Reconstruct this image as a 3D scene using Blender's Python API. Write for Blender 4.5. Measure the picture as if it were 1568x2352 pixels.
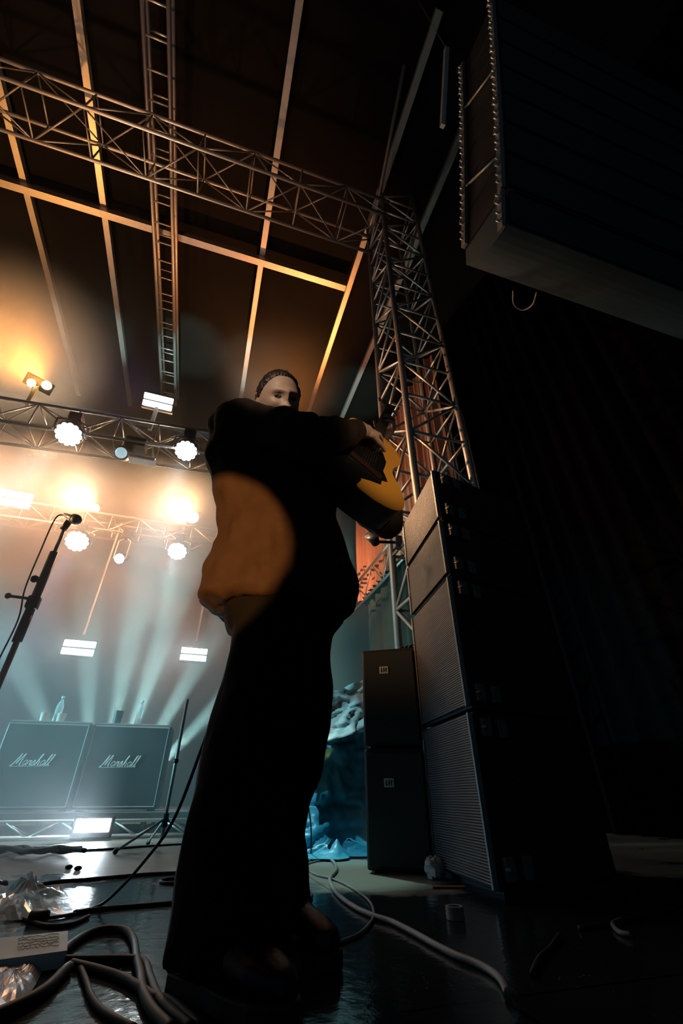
import bpy, bmesh, math, random
from mathutils import Vector, Matrix, Euler, noise
random.seed(7)
for o in list(bpy.data.objects): bpy.data.objects.remove(o)
V = Vector
# ------------------------------------------------------------------ camera
FPX = 982.0; CAMZ = 0.30
PITCH = math.atan(653/982.0); YAW = math.radians(17.2)
cam_d = bpy.data.cameras.new('camera'); cam = bpy.data.objects.new('camera', cam_d)
bpy.context.collection.objects.link(cam)
cam_d.sensor_width = 36; cam_d.lens = FPX/2352*36; cam_d.clip_start = 0.02; cam_d.clip_end = 100
cam.location = (0, 0, CAMZ); cam.rotation_euler = (math.pi/2+PITCH, 0, -YAW)
bpy.context.scene.camera = cam
FW = V((math.sin(YAW)*math.cos(PITCH), math.cos(YAW)*math.cos(PITCH), math.sin(PITCH)))
RT = V((math.cos(YAW), -math.sin(YAW), 0)); UP = RT.cross(FW)
O0 = V((0, 0, CAMZ))
def at(u, v, x=None, y=None, z=None, dep=None):
    """place in the world seen in direction (u, v) at a given world x, y, z or depth"""
    d = (u-784)*RT + (1176-v)*UP + FPX*FW
    if z is not None: t = (z-CAMZ)/d.z
    elif y is not None: t = y/d.y
    elif x is not None: t = x/d.x
    else: t = dep/FPX
    return O0 + d*t
def cv(r, u, f): return RT*r + UP*u + FW*f
# ------------------------------------------------------------------ world, exposure, render options
sc = bpy.context.scene
w = bpy.data.worlds.new('night'); sc.world = w; w.use_nodes = True
w.node_tree.nodes['Background'].inputs[0].default_value = (0.30, 0.62, 0.85, 1)
w.node_tree.nodes['Background'].inputs[1].default_value = 0.03
sc.view_settings.view_transform = 'Standard'; sc.view_settings.look = 'None'
sc.view_settings.gamma = 1; sc.view_settings.exposure = 0.0
cy = sc.cycles
cy.max_bounces = 5; cy.diffuse_bounces = 2; cy.glossy_bounces = 3; cy.transmission_bounces = 4
cy.volume_bounces = 0; cy.transparent_max_bounces = 8; cy.sample_clamp_indirect = 3
cy.volume_step_rate = 2.0; cy.volume_max_steps = 64; cy.caustics_reflective = False; cy.caustics_refractive = False
# ------------------------------------------------------------------ spots without built fixtures, most of them added to light single parts
def spot(name, loc, aim, power, col, size=40, blend=0.5, rad=0.06, parent=None):
    l = bpy.data.lights.new(name, 'SPOT'); l.energy = power; l.color = col
    l.spot_size = math.radians(size); l.spot_blend = blend; l.shadow_soft_size = rad
    o = bpy.data.objects.new(name, l); bpy.context.collection.objects.link(o)
    loc = V(loc); aim = V(aim); q = (aim-loc).to_track_quat('-Z', 'Y')
    o.rotation_mode = 'QUATERNION'; o.rotation_quaternion = q
    if parent is not None: o.parent = parent; loc = loc - parent.location
    o.location = loc
    return o
TEAL = (0.55, 1.0, 0.95); ORANGE = (1.0, 0.36, 0.06); WARM = (1.0, 0.66, 0.38); COOL = (0.8, 0.93, 1.0)
spot('coat_flare_spot', (-.9, -1.0, .75), at(450, 1268, y=1.2), 620, (1.0, .42, .11), 13.8, .10, .02)  # added spot, its cone edge shaped to draw the flare circle on the coat
spot('roof_amber_fill', (-3.4, .2, 1.0), (-1.5, 3.6, 8.5), 430, (1.0, .42, .20), 56, 1.0)  # added uplight that brings out the roof steel
spot('tower_amber_wash', (-2.4, 4.4, 3.6), (1.6, 2.8, 3.7), 650, (1.0, .42, .16), 42, .8)
spot('front_dim_key', (-1.4, -1.2, 2.3), at(650, 890, dep=1.6), 210, (1.0, .80, .62), 9, .6, .03)
spot('guitar_amber_key', (.9, -1.6, 1.2), at(872, 1050, dep=1.7), 125, (1.0, .74, .5), 13, .8, .04)
spot('side_curtain_wash', (0.2, 7.5, 4.3), (3.1, 6.6, 6.6), 260, (1.0, .45, .25), 80, .8)
spot('side_teal_wash', (0.6, 8.6, 1.2), (3.0, 6.4, 3.2), 420, (.35, 1.0, .92), 80, .9)
spot('sidefill_blue', (-1.8, 3.6, .25), (1.1, 1.9, .35), 30, (.12, .5, 1.0), 22, .9)  # added spot for the blue strip at the side fill foot
spot('deck_cool_fill', (-.1, 5.0, 4.5), (.62, 2.75, .05), 1300, (.6, 1.0, .88), 15, .5)  # added spot that lights the deck patch; no lamp hangs there
spot('tarp_teal_fill', (-.6, 2.75, 7.65), (.92, 3.15, .45), 1300, (.35, .85, 1.0), 9, .8)  # added fill for the blue tarp; no lamp is built on the truss
spot('sidefill_amber', (-2.4, 4.6, 3.6), (1.08, 2.0, 2.0), 3200, (1.0, .56, .28), 12, 1.0)  # added spot that warms the upper side fill speakers
spot('left_front_amber', (-6.3, 2.9, 1.9), (0, 2.55, 1.75), 2000, (1.0, .55, .25), 17, .8)  # added spot that tints the front left haze amber
spot('side_teal_low', (-6.2, 4.5, 1.0), (1.0, 4.7, .9), 4200, (.22, .85, 1.0), 30, .9)  # added teal fill for the haze before the guitar cabinets
spot('halo_amber', (1.2, 7.9, 4.95), (.25, 5.6, 8.8), 2000, (1.0, .33, .08), 60, 1.0)  # added spot for the amber glow behind the head
spot('left_amber', (-4.6, 5.4, 4.3), (-3.6, 4.9, 8.0), 700, (1.0, .40, .08), 75, 1.0)
spot('side_warm_high', (-6.2, 4.9, 4.7), (.0, 9.3, 3.6), 25000, (1.0, .45, .22), 46, 1.0)
spot('array_dim_blue', (2.6, -2.2, 1.0), (2.2, 1.2, 4.0), 2.5, (.45, .85, 1.0), 60, .6)  # dim blue spot aimed at the flown array

# ------------------------------------------------------------------ helpers
XF = {}
def nt(m): return m.node_tree
def mat(name, col, rough=.6, metal=0., spec=None, noise_s=None, amt=.25, bump=0., bscale=60, emit=None, es=0., alpha=1., trans=0., coat=0.):
    m = bpy.data.materials.new(name); m.use_nodes = True; t = m.node_tree; n = t.nodes; b = n['Principled BSDF']
    b.inputs['Base Color'].default_value = (*col, 1); b.inputs['Roughness'].default_value = rough; b.inputs['Metallic'].default_value = metal
    if spec is not None: b.inputs['Specular IOR Level'].default_value = spec
    if alpha < 1: b.inputs['Alpha'].default_value = alpha
    if trans: b.inputs['Transmission Weight'].default_value = trans
    if coat: b.inputs['Coat Weight'].default_value = coat
    if emit: b.inputs['Emission Color'].default_value = (*emit, 1); b.inputs['Emission Strength'].default_value = es
    tc = n.new('ShaderNodeTexCoord')
    if noise_s is None and not emit: noise_s = 8
    if noise_s:
        nz = n.new('ShaderNodeTexNoise'); nz.inputs['Scale'].default_value = noise_s; nz.inputs['Detail'].default_value = 5
        t.links.new(tc.outputs['Object'], nz.inputs['Vector'])
        mx = n.new('ShaderNodeMix'); mx.data_type = 'RGBA'
        mx.inputs[6].default_value = (*[c*(1-amt) for c in col], 1); mx.inputs[7].default_value = (*[min(1, c*(1+amt)) for c in col], 1)
        t.links.new(nz.outputs['Fac'], mx.inputs[0]); t.links.new(mx.outputs[2], b.inputs['Base Color'])
    if bump:
        nb = n.new('ShaderNodeTexNoise'); nb.inputs['Scale'].default_value = bscale; nb.inputs['Detail'].default_value = 4
        t.links.new(tc.outputs['Object'], nb.inputs['Vector'])
        bp = n.new('ShaderNodeBump'); bp.inputs['Strength'].default_value = bump; bp.inputs['Distance'].default_value = .01
        t.links.new(nb.outputs['Fac'], bp.inputs['Height']); t.links.new(bp.outputs[0], b.inputs['Normal'])
    return m
def tag(o, label=None, cat=None, group=None, kind=None):
    if label: o['label'] = label
    if cat: o['category'] = cat
    if group: o['group'] = group
    if kind: o['kind'] = kind
    return o
def empty(name, loc, label=None, cat=None, group=None, rz=0.):
    o = bpy.data.objects.new(name, None); bpy.context.collection.objects.link(o)
    o.location = loc; o.rotation_euler = (0, 0, rz); o.empty_display_size = .1
    XF[o.name] = Matrix.Translation(V(loc)) @ Matrix.Rotation(rz, 4, 'Z')
    return tag(o, label, cat, group)
def frame(d):
    d = V(d).normalized(); a = V((0, 0, 1)) if abs(d.z) < .9 else V((1, 0, 0))
    x = d.cross(a).normalized(); return x, d.cross(x).normalized(), d
class MB:
    def __init__(s): s.bm = bmesh.new()
    def ring(s, c, ax, ay, n, rx, ry=None, ph=0, sq=None):
        ry = rx if ry is None else ry; out = []
        for i in range(n):
            a = 2*math.pi*i/n+ph; ca, sa = math.cos(a), math.sin(a)
            if sq: ca = math.copysign(abs(ca)**sq, ca); sa = math.copysign(abs(sa)**sq, sa)
            out.append(s.bm.verts.new(V(c)+ax*(rx*ca)+ay*(ry*sa)))
        return out
    def bridge(s, a, b):
        n = len(a)
        for i in range(n): s.bm.faces.new((a[i], a[(i+1) % n], b[(i+1) % n], b[i]))
    def cap(s, r, flip=False):
        try: s.bm.faces.new(r if flip else list(reversed(r)))
        except ValueError: pass
    def tube(s, p, q, r, n=8, r2=None):
        p, q = V(p), V(q)
        if (q-p).length < 1e-6: return s
        x, y, d = frame(q-p); a = s.ring(p, x, y, n, r); b = s.ring(q, x, y, n, r if r2 is None else r2)
        s.bridge(a, b); s.cap(a); s.cap(b, True); return s
    def path(s, pts, r, n=8, smooth=True, rfun=None):
        pts = [V(p) for p in pts]
        if smooth: pts = catmull(pts, 7)
        x, y, d = frame(pts[1]-pts[0]); prev = None; N = len(pts)
        for i, p in enumerate(pts):
            d2 = (pts[min(i+1, N-1)]-pts[max(i-1, 0)]).normalized()
            x = (x-d2*x.dot(d2)).normalized(); y = d2.cross(x)
            rr = r if rfun is None else rfun(i/(N-1))
            a = s.ring(p, x, y, n, rr)
            if prev: s.bridge(prev, a)
            else: s.cap(a)
            prev = a
        s.cap(prev, True); return s
    def loft(s, rings, n=24, sq=None, capends=True, axes=None):
        ax, ay = axes or (V((1, 0, 0)), V((0, 1, 0))); prev = None
        for k, (c, rx, ry) in enumerate(rings):
            a = s.ring(c, ax, ay, n, rx, ry, sq=sq)
            if prev: s.bridge(prev, a)
            elif capends: s.cap(a)
            prev = a
        if capends: s.cap(prev, True)
        return s
    def box(s, c, sx, sy, sz, ax=None, ay=None, az=None):
        ax = V(ax or (1, 0, 0)); ay = V(ay or (0, 1, 0)); az = V(az or (0, 0, 1)); c = V(c)
        v = [s.bm.verts.new(c+ax*(sx/2*i)+ay*(sy/2*j)+az*(sz/2*k)) for i in (-1, 1) for j in (-1, 1) for k in (-1, 1)]
        for f in ((0, 1, 3, 2), (4, 6, 7, 5), (0, 4, 5, 1), (2, 3, 7, 6), (0, 2, 6, 4), (1, 5, 7, 3)): s.bm.faces.new([v[i] for i in f])
        return s
    def prism(s, pts, thick):
        """closed outline of world points extruded by the vector thick"""
        a = [s.bm.verts.new(V(p)) for p in pts]; b = [s.bm.verts.new(V(p)+V(thick)) for p in pts]
        s.bridge(a, b); s.cap(a); s.cap(b, True); return s
    def ball(s, c, rx, ry=None, rz=None, n=12, m=8, ax=None, ay=None, az=None):
        ry = rx if ry is None else ry; rz = rx if rz is None else rz
        ax = V(ax or (1, 0, 0)); ay = V(ay or (0, 1, 0)); az = V(az or (0, 0, 1)); c = V(c)
        top = s.bm.verts.new(c+az*rz); bot = s.bm.verts.new(c-az*rz); prev = None
        for j in range(1, m):
            t = math.pi*j/m; a = s.ring(c+az*(rz*math.cos(t)), ax, ay, n, rx*math.sin(t), ry*math.sin(t))
            if prev: s.bridge(prev, a)
            else:
                for i in range(n): s.bm.faces.new((a[(i+1) % n], a[i], top))
            prev = a
        for i in range(n): s.bm.faces.new((prev[i], prev[(i+1) % n], bot))
        return s
    def capsule(s, p, q, r, r2=None, n=12):
        r2 = r if r2 is None else r2
        s.tube(p, q, r, n, r2); s.ball(p, r, n=n, m=8); s.ball(q, r2, n=n, m=8); return s
    def sheet(s, fn, nu, nv, thick=None):
        g = [[s.bm.verts.new(fn(i/nu, j/nv)) for j in range(nv+1)] for i in range(nu+1)]
        for i in range(nu):
            for j in range(nv): s.bm.faces.new((g[i][j], g[i+1][j], g[i+1][j+1], g[i][j+1]))
        return s
    def build(s, name, m, parent=None, origin=None, smooth=False, bevel=0., voxel=0., post=None, solid=0., sub=0):
        bm = s.bm
        bmesh.ops.recalc_face_normals(bm, faces=bm.faces)
        if parent is not None: M = XF[parent.name]
        else:
            if origin is None:
                xs = [v.co for v in bm.verts]; mn = [min(c[i] for c in xs) for i in range(3)]; mx = [max(c[i] for c in xs) for i in range(3)]
                origin = ((mn[0]+mx[0])/2, (mn[1]+mx[1])/2, mn[2])
            M = Matrix.Translation(V(origin))
        bm.transform(M.inverted())
        me = bpy.data.meshes.new(name); bm.to_mesh(me); bm.free()
        o = bpy.data.objects.new(name, me); bpy.context.collection.objects.link(o)
        if parent is not None: o.parent = parent
        else: o.location = V(origin)
        XF[o.name] = M
        if m: me.materials.append(m)
        if smooth: me.polygons.foreach_set('use_smooth', [True]*len(me.polygons))
        if voxel:
            md = o.modifiers.new('r', 'REMESH'); md.mode = 'VOXEL'; md.voxel_size = voxel; md.use_smooth_shade = True
            sm = o.modifiers.new('s', 'SMOOTH'); sm.factor = .5; sm.iterations = 4
            dg = bpy.context.evaluated_depsgraph_get(); dg.update()
            nm = bpy.data.meshes.new_from_object(o.evaluated_get(dg)); o.modifiers.clear(); nm.name = name
            o.data = nm
            if not nm.materials: nm.materials.append(m)
            nm.polygons.foreach_set('use_smooth', [True]*len(nm.polygons))
            if post:
                nn = [v.normal.copy() for v in nm.vertices]
                for v, nr in zip(nm.vertices, nn): v.co = post(M @ v.co, nr, v.co)
        if bevel:
            md = o.modifiers.new('b', 'BEVEL'); md.width = bevel; md.segments = 2; md.limit_method = 'ANGLE'
        if solid:
            md = o.modifiers.new('so', 'SOLIDIFY'); md.thickness = solid
        if sub:
            md = o.modifiers.new('su', 'SUBSURF'); md.levels = sub; md.render_levels = sub
        return o
def catmull(p, k):
    if len(p) < 3: return p
    q = [p[0]*2-p[1]]+p+[p[-1]*2-p[-2]]; out = []
    for i in range(1, len(q)-2):
        a, b, c, d = q[i-1:i+3]
        for j in range(k):
            t = j/k; out.append(.5*((2*b)+(c-a)*t+(2*a-5*b+4*c-d)*t*t+(3*b-a-3*c+d)*t**3))
    out.append(p[-1]); return out
def copy_tree(o, parent=None):
    c = o.copy(); bpy.context.collection.objects.link(c)
    if parent is not None: c.parent = parent
    XF[c.name] = XF.get(o.name)
    for ch in list(o.children): copy_tree(ch, c)
    return c
def struct(o): o['kind'] = 'structure'; return o
def box_truss(name, corners0, corners1, bay, mc, rc, rb, label, cat, group=None, base=None, rungs=True, mb=None):
    """lattice truss: chords between corners0[i] and corners1[i]; each chord, brace and rung its own part"""
    mb = mb or mc
    a = [V(c) for c in corners0]; b = [V(c) for c in corners1]; n = len(a)
    root = empty(name, base or a[0], label, cat, group)
    L = (b[0]-a[0]).length; k = max(2, round(L/bay))
    for i in range(n): MB().tube(a[i], b[i], rc, 10).build('chord', mc, root, smooth=True)
    sides = [(i, (i+1) % n) for i in range(n)] if n > 2 else [(0, 1)]
    for si, (i, j) in enumerate(sides):
        for s in range(k):
            t0, t1 = s/k, (s+1)/k
            p, q = (i, j) if (s+si) % 2 == 0 else (j, i)
            MB().tube(a[p].lerp(b[p], t0), a[q].lerp(b[q], t1), rb, 6).build('brace', mb, root, smooth=True)
            if rungs: MB().tube(a[i].lerp(b[i], t0), a[j].lerp(b[j], t0), rb, 6).build('rung', mb, root, smooth=True)
    return root
# ------------------------------------------------------------------ materials
M = dict(
 alu=mat('aluminium', (.55, .53, .52), .42, .75, noise_s=14, amt=.15),
 dalu=mat('dark_aluminium', (.30, .28, .27), .5, .6, noise_s=14),
 stand=mat('stand_paint', (.10, .085, .07), .4, .4),
 black=mat('black_metal', (.018, .018, .02), .45, .3),
 cab=mat('black_cabinet_paint', (.018, .018, .02), .5, 0, bump=.25, bscale=300),
 tolex=mat('tolex', (.02, .03, .035), .6, 0, bump=.2, bscale=250),
 cloth=mat('grille_cloth', (.03, .04, .045), .85, 0, noise_s=200),
 piping=mat('white_piping', (.22, .24, .24), .5),
 coat=mat('brown_black_suede', (.030, .019, .013), .85, 0, spec=.15, noise_s=14, amt=.35, bump=.35, bscale=40),
 trouser=mat('black_twill', (.003, .003, .004), .9, 0, spec=.1, bump=.2, bscale=120),
 leather=mat('black_leather', (.004, .004, .0045), .35, 0, bump=.15, bscale=80),
 skin=mat('skin', (.52, .33, .23), .5, 0, noise_s=40, amt=.08, bump=.05, bscale=150),
 hair=mat('dark_hair', (.028, .017, .011), .38, 0, noise_s=60, amt=.5, bump=.6, bscale=90),
 spruce=mat('amber_spruce', (.80, .35, .045), .35, 0, noise_s=9, amt=.10),
 rosewood=mat('dark_rosewood', (.035, .016, .01), .35, 0, noise_s=12, amt=.4),
 shadow_hole=mat('shadow_and_hole_black', (.008, .008, .008), .25),
 string=mat('string_steel', (.8, .75, .65), .3, 1.0),
 white=mat('white_paper', (.78, .79, .78), .7),
 rubber=mat('cable_rubber', (.016, .014, .015), .6, 0),
 rubberg=mat('grey_cable', (.22, .23, .25), .5, 0),
 plastic=mat('clear_plastic', (.75, .8, .82), .18, 0, alpha=.55, spec=.8),
 foil=mat('silver_bag', (.42, .37, .40), .3, .4, noise_s=6, amt=.5),
 tarpb=mat('blue_tarp', (.06, .36, .50), .38, 0, noise_s=6, amt=.35, bump=.5, bscale=14),
 tarpw=mat('grey_tarp', (.55, .55, .52), .6, 0, noise_s=5, amt=.2, bump=.5, bscale=14),
 lamp_w=mat('lens_white', (1, 1, 1), .3, emit=(.93, 1, 1), es=14),
 lamp_a=mat('lens_amber', (1, .8, .5), .3, emit=(1, .62, .2), es=14),
 lamp_d=mat('lens_dim', (.5, .6, .65), .1, .2, emit=(.5, .8, .9), es=.6),
 cup=mat('cup_pink', (.7, .5, .42), .6),
 bottle=mat('bottle_plastic', (.7, .85, .85), .1, 0, alpha=.5),
 tape=mat('tape', (.3, .3, .3), .6),
 gold=mat('script_white', (.75, .68, .66), .5),
)
# ------------------------------------------------------------------ setting: stage floor, roof, backdrop, side curtain
def floor_mat():
    m = bpy.data.materials.new('wet_stage_deck'); m.use_nodes = True; t = m.node_tree; n = t.nodes; L = t.links; b = n['Principled BSDF']
    tc = n.new('ShaderNodeTexCoord'); geo = tc.outputs['Object']
    nz = n.new('ShaderNodeTexNoise'); nz.inputs['Scale'].default_value = 1.6; nz.inputs['Detail'].default_value = 6; nz.inputs['Roughness'].default_value = .6
    L.new(geo, nz.inputs['Vector'])
    # patches of cast light towards the back of the deck, painted paler
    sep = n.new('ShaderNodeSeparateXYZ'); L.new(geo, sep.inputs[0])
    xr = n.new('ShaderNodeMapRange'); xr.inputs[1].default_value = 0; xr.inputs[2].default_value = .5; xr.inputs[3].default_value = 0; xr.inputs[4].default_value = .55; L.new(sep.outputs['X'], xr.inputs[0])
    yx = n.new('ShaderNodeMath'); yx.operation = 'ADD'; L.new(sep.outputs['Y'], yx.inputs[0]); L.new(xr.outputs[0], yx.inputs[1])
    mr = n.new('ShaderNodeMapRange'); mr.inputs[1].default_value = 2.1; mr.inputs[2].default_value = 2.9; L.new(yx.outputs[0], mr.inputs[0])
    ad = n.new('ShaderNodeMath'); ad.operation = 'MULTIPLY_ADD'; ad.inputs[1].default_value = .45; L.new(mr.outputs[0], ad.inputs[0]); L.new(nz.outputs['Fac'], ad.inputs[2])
    lit_mask = n.new('ShaderNodeMapRange'); lit_mask.inputs[1].default_value = .76; lit_mask.inputs[2].default_value = .86; L.new(ad.outputs[0], lit_mask.inputs[0])
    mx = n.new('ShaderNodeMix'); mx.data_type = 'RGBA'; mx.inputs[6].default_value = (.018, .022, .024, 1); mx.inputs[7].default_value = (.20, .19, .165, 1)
    L.new(lit_mask.outputs[0], mx.inputs[0])
    # dust speckles
    sp = n.new('ShaderNodeTexVoronoi'); sp.inputs['Scale'].default_value = 60; L.new(geo, sp.inputs['Vector'])
    s2 = n.new('ShaderNodeMapRange'); s2.inputs[1].default_value = .10; s2.inputs[2].default_value = .16; s2.inputs[3].default_value = 1; s2.inputs[4].default_value = 0; L.new(sp.outputs['Distance'], s2.inputs[0])
    nd = n.new('ShaderNodeTexNoise'); nd.inputs['Scale'].default_value = 7; L.new(geo, nd.inputs['Vector'])
    s3 = n.new('ShaderNodeMapRange'); s3.inputs[1].default_value = .5; s3.inputs[2].default_value = .62; L.new(nd.outputs['Fac'], s3.inputs[0])
    mu = n.new('ShaderNodeMath'); mu.operation = 'MULTIPLY'; L.new(s2.outputs[0], mu.inputs[0]); L.new(s3.outputs[0], mu.inputs[1])
    m2 = n.new('ShaderNodeMix'); m2.data_type = 'RGBA'; m2.inputs[7].default_value = (.22, .24, .25, 1); L.new(mu.outputs[0], m2.inputs[0]); L.new(mx.outputs[2], m2.inputs[6])
    # deck panel seams
    br = n.new('ShaderNodeTexBrick'); br.inputs['Scale'].default_value = 1; br.inputs['Mortar Size'].default_value = .004; br.inputs['Brick Width'].default_value = 2.0; br.inputs['Row Height'].default_value = 1.0
    br.inputs['Color1'].default_value = (1, 1, 1, 1); br.inputs['Color2'].default_value = (1, 1, 1, 1); br.inputs['Mortar'].default_value = (.15, .13, .1, 1)
    mp = n.new('ShaderNodeMapping'); mp.inputs['Location'].default_value = (.4, .02, 0); L.new(geo, mp.inputs[0]); L.new(mp.outputs[0], br.inputs['Vector'])
    m3 = n.new('ShaderNodeMix'); m3.data_type = 'RGBA'; m3.blend_type = 'MULTIPLY'; m3.inputs[0].default_value = 1; L.new(m2.outputs[2], m3.inputs[6]); L.new(br.outputs['Color'], m3.inputs[7])
    L.new(m3.outputs[2], b.inputs['Base Color'])
    rr = n.new('ShaderNodeMapRange'); rr.inputs[3].default_value = .14; rr.inputs[4].default_value = .5; L.new(lit_mask.outputs[0], rr.inputs[0]); L.new(rr.outputs[0], b.inputs['Roughness'])
    bn = n.new('ShaderNodeTexNoise'); bn.inputs['Scale'].default_value = 26; bn.inputs['Detail'].default_value = 4; L.new(geo, bn.inputs['Vector'])
    bp = n.new('ShaderNodeBump'); bp.inputs['Strength'].default_value = .35; bp.inputs['Distance'].default_value = .004
    L.new(bn.outputs['Fac'], bp.inputs['Height']); L.new(bp.outputs[0], b.inputs['Normal'])
    return m
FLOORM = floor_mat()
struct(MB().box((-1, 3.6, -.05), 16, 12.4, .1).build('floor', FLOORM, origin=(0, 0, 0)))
M['roof'] = mat('roof_tarp', (.008, .0075, .007), .9, spec=.05, noise_s=.9, amt=.5, bump=.4, bscale=3)
struct(MB().box((-1, 3.6, 9.12), 16, 12.4, .06).build('ceiling', M['roof'], origin=(0, 0, 9.1)))
M['drop'] = mat('backdrop_fabric', (.018, .02, .022), .95, spec=.05, noise_s=.8, amt=.5)
def fold(amp, f):
    return lambda s: amp*math.sin(s*f)+amp*.5*math.sin(s*f*2.3+1)
f1 = fold(.04, 14)
b_ = MB(); b_.sheet(lambda s, t: V((-9+12.6*s, 9.5+f1(s*3), 8.6*t)), 240, 4)
struct(b_.build('wall_back', M['drop'], smooth=True))
M['sidefab'] = mat('side_curtain_fabric', (.50, .24, .15), .8, noise_s=2, amt=.3)
f2 = fold(.05, 60)
b_ = MB(); b_.sheet(lambda s, t: V((3.35+f2(s*2)+.008*math.sin(9*t+20*s), 4.7+4.7*s, 4.25+3.6*t)), 260, 14)
struct(b_.build('wall_right', M['sidefab'], smooth=True))
M['lowfab'] = mat('dark_scrim', (.016, .045, .045), .85, noise_s=3, amt=.4)
b_ = MB(); b_.sheet(lambda s, t: V((3.6+f2(s*1.3), 4.6+4.8*s, 4.5*t)), 120, 4)
struct(b_.build('wall_side', M['lowfab'], smooth=True))

M['backing'] = mat('added_dark_backing_cloth', (.0025, .003, .0035), .95, spec=0.)  # black cloth added to keep the area right of the tower dark
b_ = MB(); b_.sheet(lambda s, t: V((4.6-(.9*s)**2+f2(s*3), -2.2+7.2*s, 9*t)), 160, 4)
struct(b_.build('added_dark_cloth_front_right', M['backing'], smooth=True))
# ------------------------------------------------------------------ haze that fills the back of the stage
hz = bpy.data.materials.new('haze'); hz.use_nodes = True; t = hz.node_tree; t.nodes.clear()
out = t.nodes.new('ShaderNodeOutputMaterial'); vs = t.nodes.new('ShaderNodeVolumeScatter')
vs.inputs['Color'].default_value = (.92, .96, 1, 1); vs.inputs['Anisotropy'].default_value = .25
tc = t.nodes.new('ShaderNodeTexCoord'); nz = t.nodes.new('ShaderNodeTexNoise'); nz.inputs['Scale'].default_value = .75; nz.inputs['Detail'].default_value = 2.5
mp = t.nodes.new('ShaderNodeMapping'); mp.inputs['Scale'].default_value = (1, 1, .8); t.links.new(tc.outputs['Object'], mp.inputs[0]); t.links.new(mp.outputs[0], nz.inputs['Vector'])
mr = t.nodes.new('ShaderNodeMapRange'); mr.inputs[1].default_value = .36; mr.inputs[2].default_value = .66; mr.inputs[3].default_value = .05; mr.inputs[4].default_value = .24
HAZE_MR = mr
t.links.new(nz.outputs['Fac'], mr.inputs[0])
sx = t.nodes.new('ShaderNodeVectorMath'); sx.operation = 'DOT_PRODUCT'; sx.inputs[1].default_value = (0, -.75, 1); t.links.new(tc.outputs['Object'], sx.inputs[0])
fd_ = t.nodes.new('ShaderNodeMapRange'); fd_.inputs[1].default_value = 3.6; fd_.inputs[2].default_value = 4.95; fd_.inputs[3].default_value = 1; fd_.inputs[4].default_value = .03; t.links.new(sx.outputs['Value'], fd_.inputs[0])
mm = t.nodes.new('ShaderNodeMath'); mm.operation = 'MULTIPLY'; t.links.new(mr.outputs[0], mm.inputs[0]); t.links.new(fd_.outputs[0], mm.inputs[1])
prevd = mm.outputs[0]
for cx_p, rad_, den in ((at(45, 790, y=5.3), 1.5, .55), (at(650, 840, y=6.2), 1.7, .34)):   # two thicker drifts of smoke above the lamps, added to catch amber glow
    vm = t.nodes.new('ShaderNodeVectorMath'); vm.operation = 'DISTANCE'; vm.inputs[1].default_value = cx_p-V((0, 6, .02)); t.links.new(tc.outputs['Object'], vm.inputs[0])
    r_ = t.nodes.new('ShaderNodeMapRange'); r_.interpolation_type = 'SMOOTHSTEP'; r_.inputs[1].default_value = .1; r_.inputs[2].default_value = rad_; r_.inputs[3].default_value = den; r_.inputs[4].default_value = 0; t.links.new(vm.outputs['Value'], r_.inputs[0])
    ad_ = t.nodes.new('ShaderNodeMath'); ad_.operation = 'ADD'; t.links.new(prevd, ad_.inputs[0]); t.links.new(r_.outputs[0], ad_.inputs[1]); prevd = ad_.outputs[0]
t.links.new(prevd, vs.inputs['Density']); t.links.new(vs.outputs[0], out.inputs['Volume'])
hb = MB().prism([(-6.4, 3.9, .03), (1.9, 3.9, .03), (2.6, 9.3, .03), (-6.4, 9.3, .03)], (0, 0, 8.2)).prism([(-6.4, .9, .03), (-.55, .9, .03), (-.4, 3.895, .03), (-6.4, 3.895, .03)], (0, 0, 2.5)).build('stage_haze', hz, origin=(0, 6, .02))  # front left prism added to veil the microphone stand like glare
tag(hb, 'drifting stage haze, with an added glare veil at front left, lit by the coloured lamps and added spots behind the guitarist', 'haze', kind='stuff')

# ------------------------------------------------------------------ roof steelwork
def purlin(x, label):
    MB_ = MB().box((x, 4.9, 8.97), .10, 8.6, .12)
    tag(MB_.build('roof_purlin', M['alu']), label, 'roof beam', 'long roof purlins running to the back')
for x, lb in ((-4.25, 'roof purlin at the far left edge, passing left of the amber twin lamps'),
              (-3.02, 'roof purlin between the far left one and the ladder truss'),
              (-.24, 'single roof purlin running down towards the guitarist\'s head, right of the ladder truss'),
              (1.54, 'roof purlin fading out just left of the truss tower'),
              (2.47, 'rightmost roof purlin, half hidden behind the truss tower')): purlin(x, lb)
tag(MB().box((-1.9, 4.42, 8.82), 6.7, .12, .13).build('cross_beam', M['alu']), 'long bright aluminium beam crossing under the purlins behind the box truss', 'roof beam')
box_truss('box_truss', [(-7, 2.62, 7.75), (-7, 3.2, 7.75), (-7, 3.2, 8.3), (-7, 2.62, 8.3)], [(1.62, 2.62, 7.75), (1.62, 3.2, 7.75), (1.62, 3.2, 8.3), (1.62, 2.62, 8.3)],
          .72, M['alu'], .026, .012, 'large square roof truss crossing the top left and ending at the tower', 'truss', mb=M['dalu'])
lad = empty('ladder_truss', (-1.9, 1.0, 8.4), 'narrow ladder truss running straight back over the box truss', 'truss')
for x, z in ((-2.07, 8.42), (-1.76, 8.42), (-2.07, 8.68), (-1.76, 8.68)): MB().tube((x, .6, z), (x, 8.3, z), .03, 10).build('chord', M['alu'], lad, smooth=True)
for k in range(24):
    y = .9+k*.32
    MB().tube((-2.07, y, 8.42), (-1.76, y, 8.42), .014, 6).build('rung', M['alu'], lad, smooth=True)
    if k % 2: MB().tube((-2.07, y, 8.68), (-1.76, y, 8.68), .014, 6).build('rung', M['alu'], lad, smooth=True)
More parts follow.
